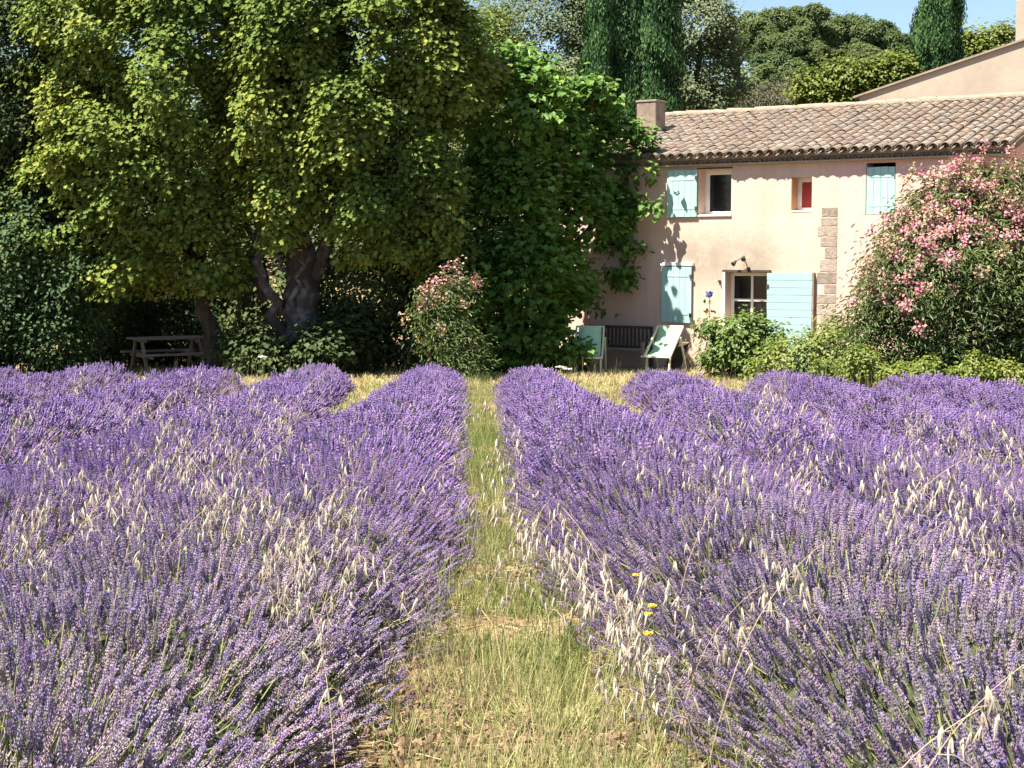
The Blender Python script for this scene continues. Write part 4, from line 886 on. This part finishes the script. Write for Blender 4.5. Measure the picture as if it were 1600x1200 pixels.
# grass: tufts of blades, green in the path, straw coloured at the field edge
def tuft(seed, nb, hgt, wid, spread):
    r = np.random.default_rng(seed); vs = []; fs = []
    for _ in range(nb):
        a = r.random() * 6.28; h = hgt * r.uniform(.5, 1.15); ln = spread * r.uniform(.3, 1.2); bx, by = r.uniform(-.025, .025, 2); dx, dy = math.cos(a), math.sin(a); px_, py_ = -dy * wid, dx * wid
        i0 = len(vs)
        for q, wv in ((0, 1), (.5, .8), (.85, .5)): vs += [(bx + dx * ln * q * q - px_ * wv, by + dy * ln * q * q - py_ * wv, h * (q - .12 * q * q)), (bx + dx * ln * q * q + px_ * wv, by + dy * ln * q * q + py_ * wv, h * (q - .12 * q * q))]
        vs.append((bx + dx * ln * 1.1, by + dy * ln * 1.1, h * .86)); fs += [(i0, i0 + 1, i0 + 3, i0 + 2), (i0 + 2, i0 + 3, i0 + 5, i0 + 4), (i0 + 4, i0 + 5, i0 + 6)]
    return vs, fs, [0.] * len(fs)
tuft_src = [src('grass_tuft', *tuft(400 + i, 9, .10, .0022, .07), M['grass']) for i in range(5)] + [src('grass_stalk', *tuft(410 + i, 3, .38, .0016, .10), M['grass']) for i in range(2)]
far_tuft = [src('far_tuft', *tuft(420 + i, 9, .13, .005, .09), M['grass']) for i in range(4)]
def sow(name, label, x, y, tint, sources, idx, scl, tilt=.25):
    n = len(x); p = np.stack([x, y, gz(x, y) - .005], 1); e = np.stack([rng.normal(0, tilt, n), rng.normal(0, tilt, n), rng.random(n) * 6.28], 1)
    o = point_cloud(name, p, e, scl, idx, np.clip(tint, 0, 1), sources); setp(o, label, 'grass', kind='stuff'); return o
n = 15000; y = 3.2 + 24.5 * rng.random(n) ** 1.5; x = OFF + rng.normal(0, .36, n); pt_ = np.stack([x, y, 0 * x], 1)
keep = fnoise(pt_, 2.6, 81) + .35 * fnoise(pt_, 7, 82) > -.06 ; x, y, pt_ = x[keep], y[keep], pt_[keep]; n = len(x)
t = .33 + .42 * fnoise(pt_, 1.9, 83) + .18 * rng.standard_normal(n) + .12 * (y < 6) - .10 * (y > 12)
ix = rng.integers(0, 5, n); st = rng.random(n) < .045; ix[st] = rng.integers(5, 7, st.sum()); t[st] += .45
sow('path_grass', 'thin green and straw grass on the path between the lavender rows', x, y, t, tuft_src, ix, rng.uniform(.45, 1.1, n))
gx, gy, gt = [], [], []
for j in (-4, -3, -2, -1, 1, 2, 3, 4, 5):
    n = 1500; a = rng.uniform(max(4, abs(j) * 5.0 - 2), 28, n); gx.append(OFF + j * SP + rng.normal(0, .22, n)); gy.append(a); gt.append(.55 + .2 * rng.standard_normal(n))
n = 22000; a = rng.uniform(18.5, 34.5, n); bxx = rng.uniform(-12, 13, n)
endy = np.interp(bxx, [-12, -1, 0, 2, 4, 6, 8, 10, 13], [27.2, 27.2, 26, 25.2, 24.6, 23.6, 20.5, 18.7, 18]); k_ = a > endy + .1; gx.append(bxx[k_]); gy.append(a[k_]); gt.append(.72 + .2 * rng.standard_normal(k_.sum()) + .15 * fnoise(np.stack([bxx[k_], a[k_], 0 * a[k_]], 1), .8, 85))
gx, gy, gt = map(np.concatenate, (gx, gy, gt)); n = len(gx)
sow('dry_grass', 'straw coloured dry grass at the row ends and between the far rows', gx, gy, gt, far_tuft, rng.integers(0, 4, n), rng.uniform(.5, 1.25, n))
# soil clods and straw litter on the path edge
def clod(seed):
    r = np.random.default_rng(seed); t = (1 + 5 ** .5) / 2
    v = np.array([(-1, t, 0), (1, t, 0), (-1, -t, 0), (1, -t, 0), (0, -1, t), (0, 1, t), (0, -1, -t), (0, 1, -t), (t, 0, -1), (t, 0, 1), (-t, 0, -1), (-t, 0, 1)]) / 1.9
    v = v * r.uniform(.6, 1.25, (12, 1)) * np.array([1.2, .9, .6])
    f = [(0, 11, 5), (0, 5, 1), (0, 1, 7), (0, 7, 10), (0, 10, 11), (1, 5, 9), (5, 11, 4), (11, 10, 2), (10, 7, 6), (7, 1, 8), (3, 9, 4), (3, 4, 2), (3, 2, 6), (3, 6, 8), (3, 8, 9), (4, 9, 5), (2, 4, 11), (6, 2, 10), (8, 6, 7), (9, 8, 1)]
    return [tuple(q * .02) for q in v], f, [0.] * 20
clods = [src('soil_clod', *clod(500 + i), M['soil_clod']) for i in range(4)]
cl = [];
for cx_, cy_, nn, sx_, sy_ in ((-.20, 6.3, 1700, .15, .40), (-.05, 9.2, 800, .14, .5), (.3, 5.2, 500, .3, .25)): cl.append(np.stack([rng.normal(cx_, sx_, nn), rng.normal(cy_, sy_, nn)], 1))
cl = np.concatenate(cl); o = point_cloud('mulch', np.stack([cl[:, 0], cl[:, 1], gz(cl[:, 0], cl[:, 1]) + .012], 1), rng.random((len(cl), 3)) * 6.28, rng.uniform(.4, 1.5, len(cl)), rng.integers(0, 4, len(cl)), rng.random(len(cl)), clods); setp(o, 'heaps of reddish brown earth crumbs beside the lavender roots', 'soil', kind='stuff')
n = 9000; y = 3.2 + 16 * rng.random(n) ** 1.6; x = OFF + rng.choice([-.28, .1, .35], n) + rng.normal(0, .16, n); k_ = fnoise(np.stack([x, y, 0 * x], 1), 2.6, 81) < -.02; x, y = x[k_], y[k_]; n = len(x)
o = point_cloud('gravel', np.stack([x, y, gz(x, y) + .004], 1), rng.random((n, 3)) * 6.28, rng.uniform(.25, 1.1, n) ** 1.5, rng.integers(0, 4, n), rng.random(n), clods); setp(o, 'brown earth crumbs and chips scattered on the path', 'gravel', kind='stuff')
def straw(seed):
    r = np.random.default_rng(seed); L_ = r.uniform(.05, .12); b = MB().tube([(-L_, 0, .004), (0, r.uniform(-.02, .02), .010), (L_, 0, .004)], .0022, 3); return b.v, b.f, [0.] * len(b.f)
straws = [src('straw', *straw(520 + i), M['grass']) for i in range(4)]
n = 5200; y = 3.2 + 18 * rng.random(n) ** 1.7; x = OFF + rng.normal(0, .34, n)
o = point_cloud('straw_litter', np.stack([x, y, gz(x, y) + .01], 1), np.stack([rng.normal(0, .15, n), rng.normal(0, .15, n), rng.random(n) * 6.28], 1), rng.uniform(.5, 1.2, n), rng.integers(0, 4, n), rng.uniform(.7, 1, n), straws); setp(o, 'bleached straw lying on the path', 'straw', kind='stuff')

# thin bleached grass standing up through the lavender in drifts
stalk_src = [src('dry_stalk', *tuft(440 + i, 4, .80, .0015, .16), M['grass']) for i in range(3)]
n = 5200; y = rng.uniform(4, 24, n); x = rng.uniform(-8, 9, n); k_ = (fnoise(np.stack([x, y, 0 * x], 1), 1.1, 91) > .12) & (np.abs(x - .2) > .45); x, y = x[k_], y[k_]
sow('dry_stalks', 'thin bleached grass stalks standing up through the lavender', x, y, .85 + .12 * rng.standard_normal(len(x)), stalk_src, rng.integers(0, 3, len(x)), rng.uniform(.7, 1.05, len(x)), .16)

# ------------------------------------------------------------------ wild oats standing in the lavender
def spikelet_mesh():
    b = MB(); b.tube([(0, 0, 0), (0, 0, -.012), (.001, 0, -.032), (.0, 0, -.05)], (.0016, .0068, .0060, .0012), 5)
    b.tube([(.004, 0, -.012), (.011, 0, -.036), (.019, 0, -.062)], (.0035, .0040, .0008), 4); b.tube([(-.004, .001, -.012), (-.010, .002, -.036), (-.017, .002, -.060)], (.0035, .0040, .0008), 4)
    return b.mesh('spikelet', M['oat'])
SPK = spikelet_mesh()
def make_oat(seed, H, lean):
    r = random.Random(seed); root = empty('wild_oat', (0, 0, 0)); pts = []
    n = 16
    for k in range(n + 1):
        u = k / n; bend = max(0, u - .45) ** 1.8; pts.append((lean * (u ** 1.6) * .55 + .22 * lean * bend, .03 * math.sin(u * 3 + seed), H * (u - .42 * abs(lean) * bend * 1.4)))
    link('stem', MB().tube(pts, np.linspace(.0028, .0012, n + 1), 4).mesh('stem', M['oat_stem']), root)
    bm = MB(); ns = r.randint(11, 15); sp = []
    for j in range(ns):
        u = .50 + .50 * j / (ns - 1); i = min(int(u * n), n - 1); fr_ = u * n - i; p0 = np.array(pts[i]) * (1 - fr_) + np.array(pts[i + 1]) * fr_
        a = r.random() * 6.28; L_ = .085 * (1.25 - u) / .75 * r.uniform(.5, 1.2) + .012; p2 = p0 + np.array([math.cos(a) * L_ + lean * .02, math.sin(a) * L_, -.012 - L_ * .15]); p1 = (p0 + p2) / 2 + np.array([0, 0, .014])
        bm.tube([p0, p1, p2], .0009, 3, cap=False); sp.append((p2, a, lean))
    link('panicle', bm.mesh('panicle', M['oat_stem']), root)
    for p2, a, ln in sp:
        o = link('spikelet', SPK, root, tuple(p2)); o.rotation_euler = (r.uniform(-.25, .25), r.uniform(-.3, .3) - .2 * ln, r.random() * 6.28); o.scale = (1,) * 3; s = r.uniform(.75, 1.15); o.scale = (s, s, s)
    return root
def copy_tree(o, parent=None):
    c = o.copy(); COL.objects.link(c)
    if parent: c.parent = parent
    for ch in list(o.children): copy_tree(ch, c)
    return c
protos = []
OATS = []   # pixel of the drooping top, and which stand it belongs to
def stand(label, spots): OATS.append((label, spots))
stand('loose oat stand at the left edge', [(30, 660), (75, 740), (20, 790), (110, 705), (140, 770), (60, 850)])
stand('thin oat stand amid the left lavender', [(200, 690), (240, 740), (180, 780), (275, 790), (215, 640), (250, 690)])
stand('dense oat stand on the second left row', [(330, 650), (350, 700), (370, 730), (310, 735), (395, 755), (345, 780), (420, 690), (300, 720)])
stand('oat stand on the wide left row', [(480, 800), (525, 760), (540, 720), (500, 850), (555, 830), (440, 820), (520, 800)])
stand('oat line along the right path edge', [(775, 640), (785, 690), (800, 740), (815, 770), (850, 815), (880, 830), (900, 860), (930, 890), (960, 920), (1000, 960), (860, 850), (980, 930)])
stand('oat stand cresting the wide right row', [(1050, 690), (1085, 670), (1110, 715), (1140, 740), (1160, 770), (1120, 690), (1020, 710)])
stand('oat stand on the second right row', [(1210, 640), (1240, 700), (1265, 760), (1195, 620), (1230, 665), (1280, 700), (1255, 640)])
stand('scattered oats of the right hand rows', [(1400, 700), (1440, 720), (1480, 660), (1500, 780), (1540, 720), (1460, 770), (1550, 660), (1420, 640), (1520, 830)])
stand('arching oats over the wide right row', [(1215, 870), (1170, 880), (1255, 895)])
stand('arching oats at the lower right corner', [(1480, 1150), (1560, 1140)])
stand('faded oats at the far left row ends', [(120, 590), (165, 600), (400, 620), (440, 610), (430, 650)])
kk = 0
for label, spots in OATS:
    for sx_, sy_ in spots + [(a + random.gauss(0, 26), min(1165, max(588, b + random.gauss(0, 30)))) for a, b in spots if 'arching' not in label] + ([(a + random.gauss(0, 45), max(588, b + random.gauss(0, 50))) for a, b in spots] if 'left' in label or 'right hand' in label else []):
        q = on_ground(sx_, sy_, .70 if sy_ < 1000 else .62)
        side = -1 if random.random() < .5 else 1
        if kk < 6: protos.append((make_oat(600 + kk, 1., [-.55, .5, -.25, .7, -.8, .3][kk]), [-.55, .5, -.25, .7, -.8, .3][kk])); o, ln = protos[-1]
        else:
            o, ln = protos[kk % 6] if 'arching' not in label else protos[(4, 3)[kk % 2]]; o = copy_tree(o)
        s = random.uniform(.72, .95); o.scale = (s, s, s); rz = random.uniform(-.7, .7) + (math.pi if random.random() < .5 else 0)
        off = np.array([math.cos(rz), math.sin(rz)]) * ln * .5 * s
        o.location = (q[0] - off[0], q[1] - off[1], float(gz(q[0], q[1]))); o.rotation_euler = (0, 0, rz)
        mx_, my_ = np.mean([a for a, _ in spots]), np.mean([b for _, b in spots]); wx_, wy_ = np.ptp([a for a, _ in spots]) * .18 + 8, np.ptp([b for _, b in spots]) * .18 + 8
        ver = 'near' if sy_ > my_ + wy_ else 'far' if sy_ < my_ - wy_ else ''; hor = 'left' if sx_ < mx_ - wx_ else 'right' if sx_ > mx_ + wx_ else ''
        pos = (ver + ' ' + hor).strip() if ver or hor else 'midway'
        setp(o, 'pale wild oat standing %s in the %s' % (pos, label), 'wild oat', label); kk += 1

# ------------------------------------------------------------------ small flowers
def daisy(px, py, h, name, label, mat, rad, group):
    q = on_ground(px, py, h); z = float(gz(q[0], q[1])); r = empty(name, (q[0], q[1], z)); setp(r, label, 'flower', group)
    MB().tube([(0, 0, 0), (.01, .01, h * .5), (0, 0, h)], .0022, 4).build('stem', M['greenstem'], r)
    n = 22; a = np.linspace(0, 6.283 * 2, n); out = np.stack([np.cos(a), np.sin(a), 0 * a], 1); v, f, t = leaves(out * .003 + np.array([0, 0, h]), out * .2 + np.array([0, 0, 1]) + .2 * rdir(n), out + np.array([0, -.25, .35]), np.full(n, rad), 'petal')
    link('flower_head', raw_mesh('flower_head', v, [f], mat), r)
for px, py in [(1020, 945), (1012, 958), (1013, 988), (1088, 866), (1121, 836), (995, 897), (1165, 981)]:
    daisy(px, py, .42, 'yellow_flower', 'yellow hawkbit flower at the right edge of the path', M['yellowflower'], .017, 'yellow flowers along the right edge of the path')
for px, py, d in [(850, 578, 25), (886, 577, 25.5), (875, 574, 26.5), (410, 558, 28)]:
    q = at(px, py, d); z = float(gz(q[0], q[1])); h = q[2] - z; r = empty('wild_carrot', (q[0], q[1], z)); setp(r, 'flat white wild carrot umbel beyond the far end of the lavender', 'flower', 'white umbels at the far end of the rows')
    MB().tube([(0, 0, 0), (.01, 0, h * .5), (0, 0, h)], .004, 5).build('stem', M['greenstem'], r)
    n = 60; a = rng.random(n) * 6.28; rr_ = .09 * rng.random(n) ** .5; v, f, t = leaves(np.stack([np.cos(a) * rr_, np.sin(a) * rr_, h + .02 - rr_ * .2], 1), np.array([0, 0, 1.]) + .5 * rdir(n), rdir(n), np.full(n, .03), 'petal'); link('flower_head', raw_mesh('flower_head', v, [f], M['paleflower']), r)
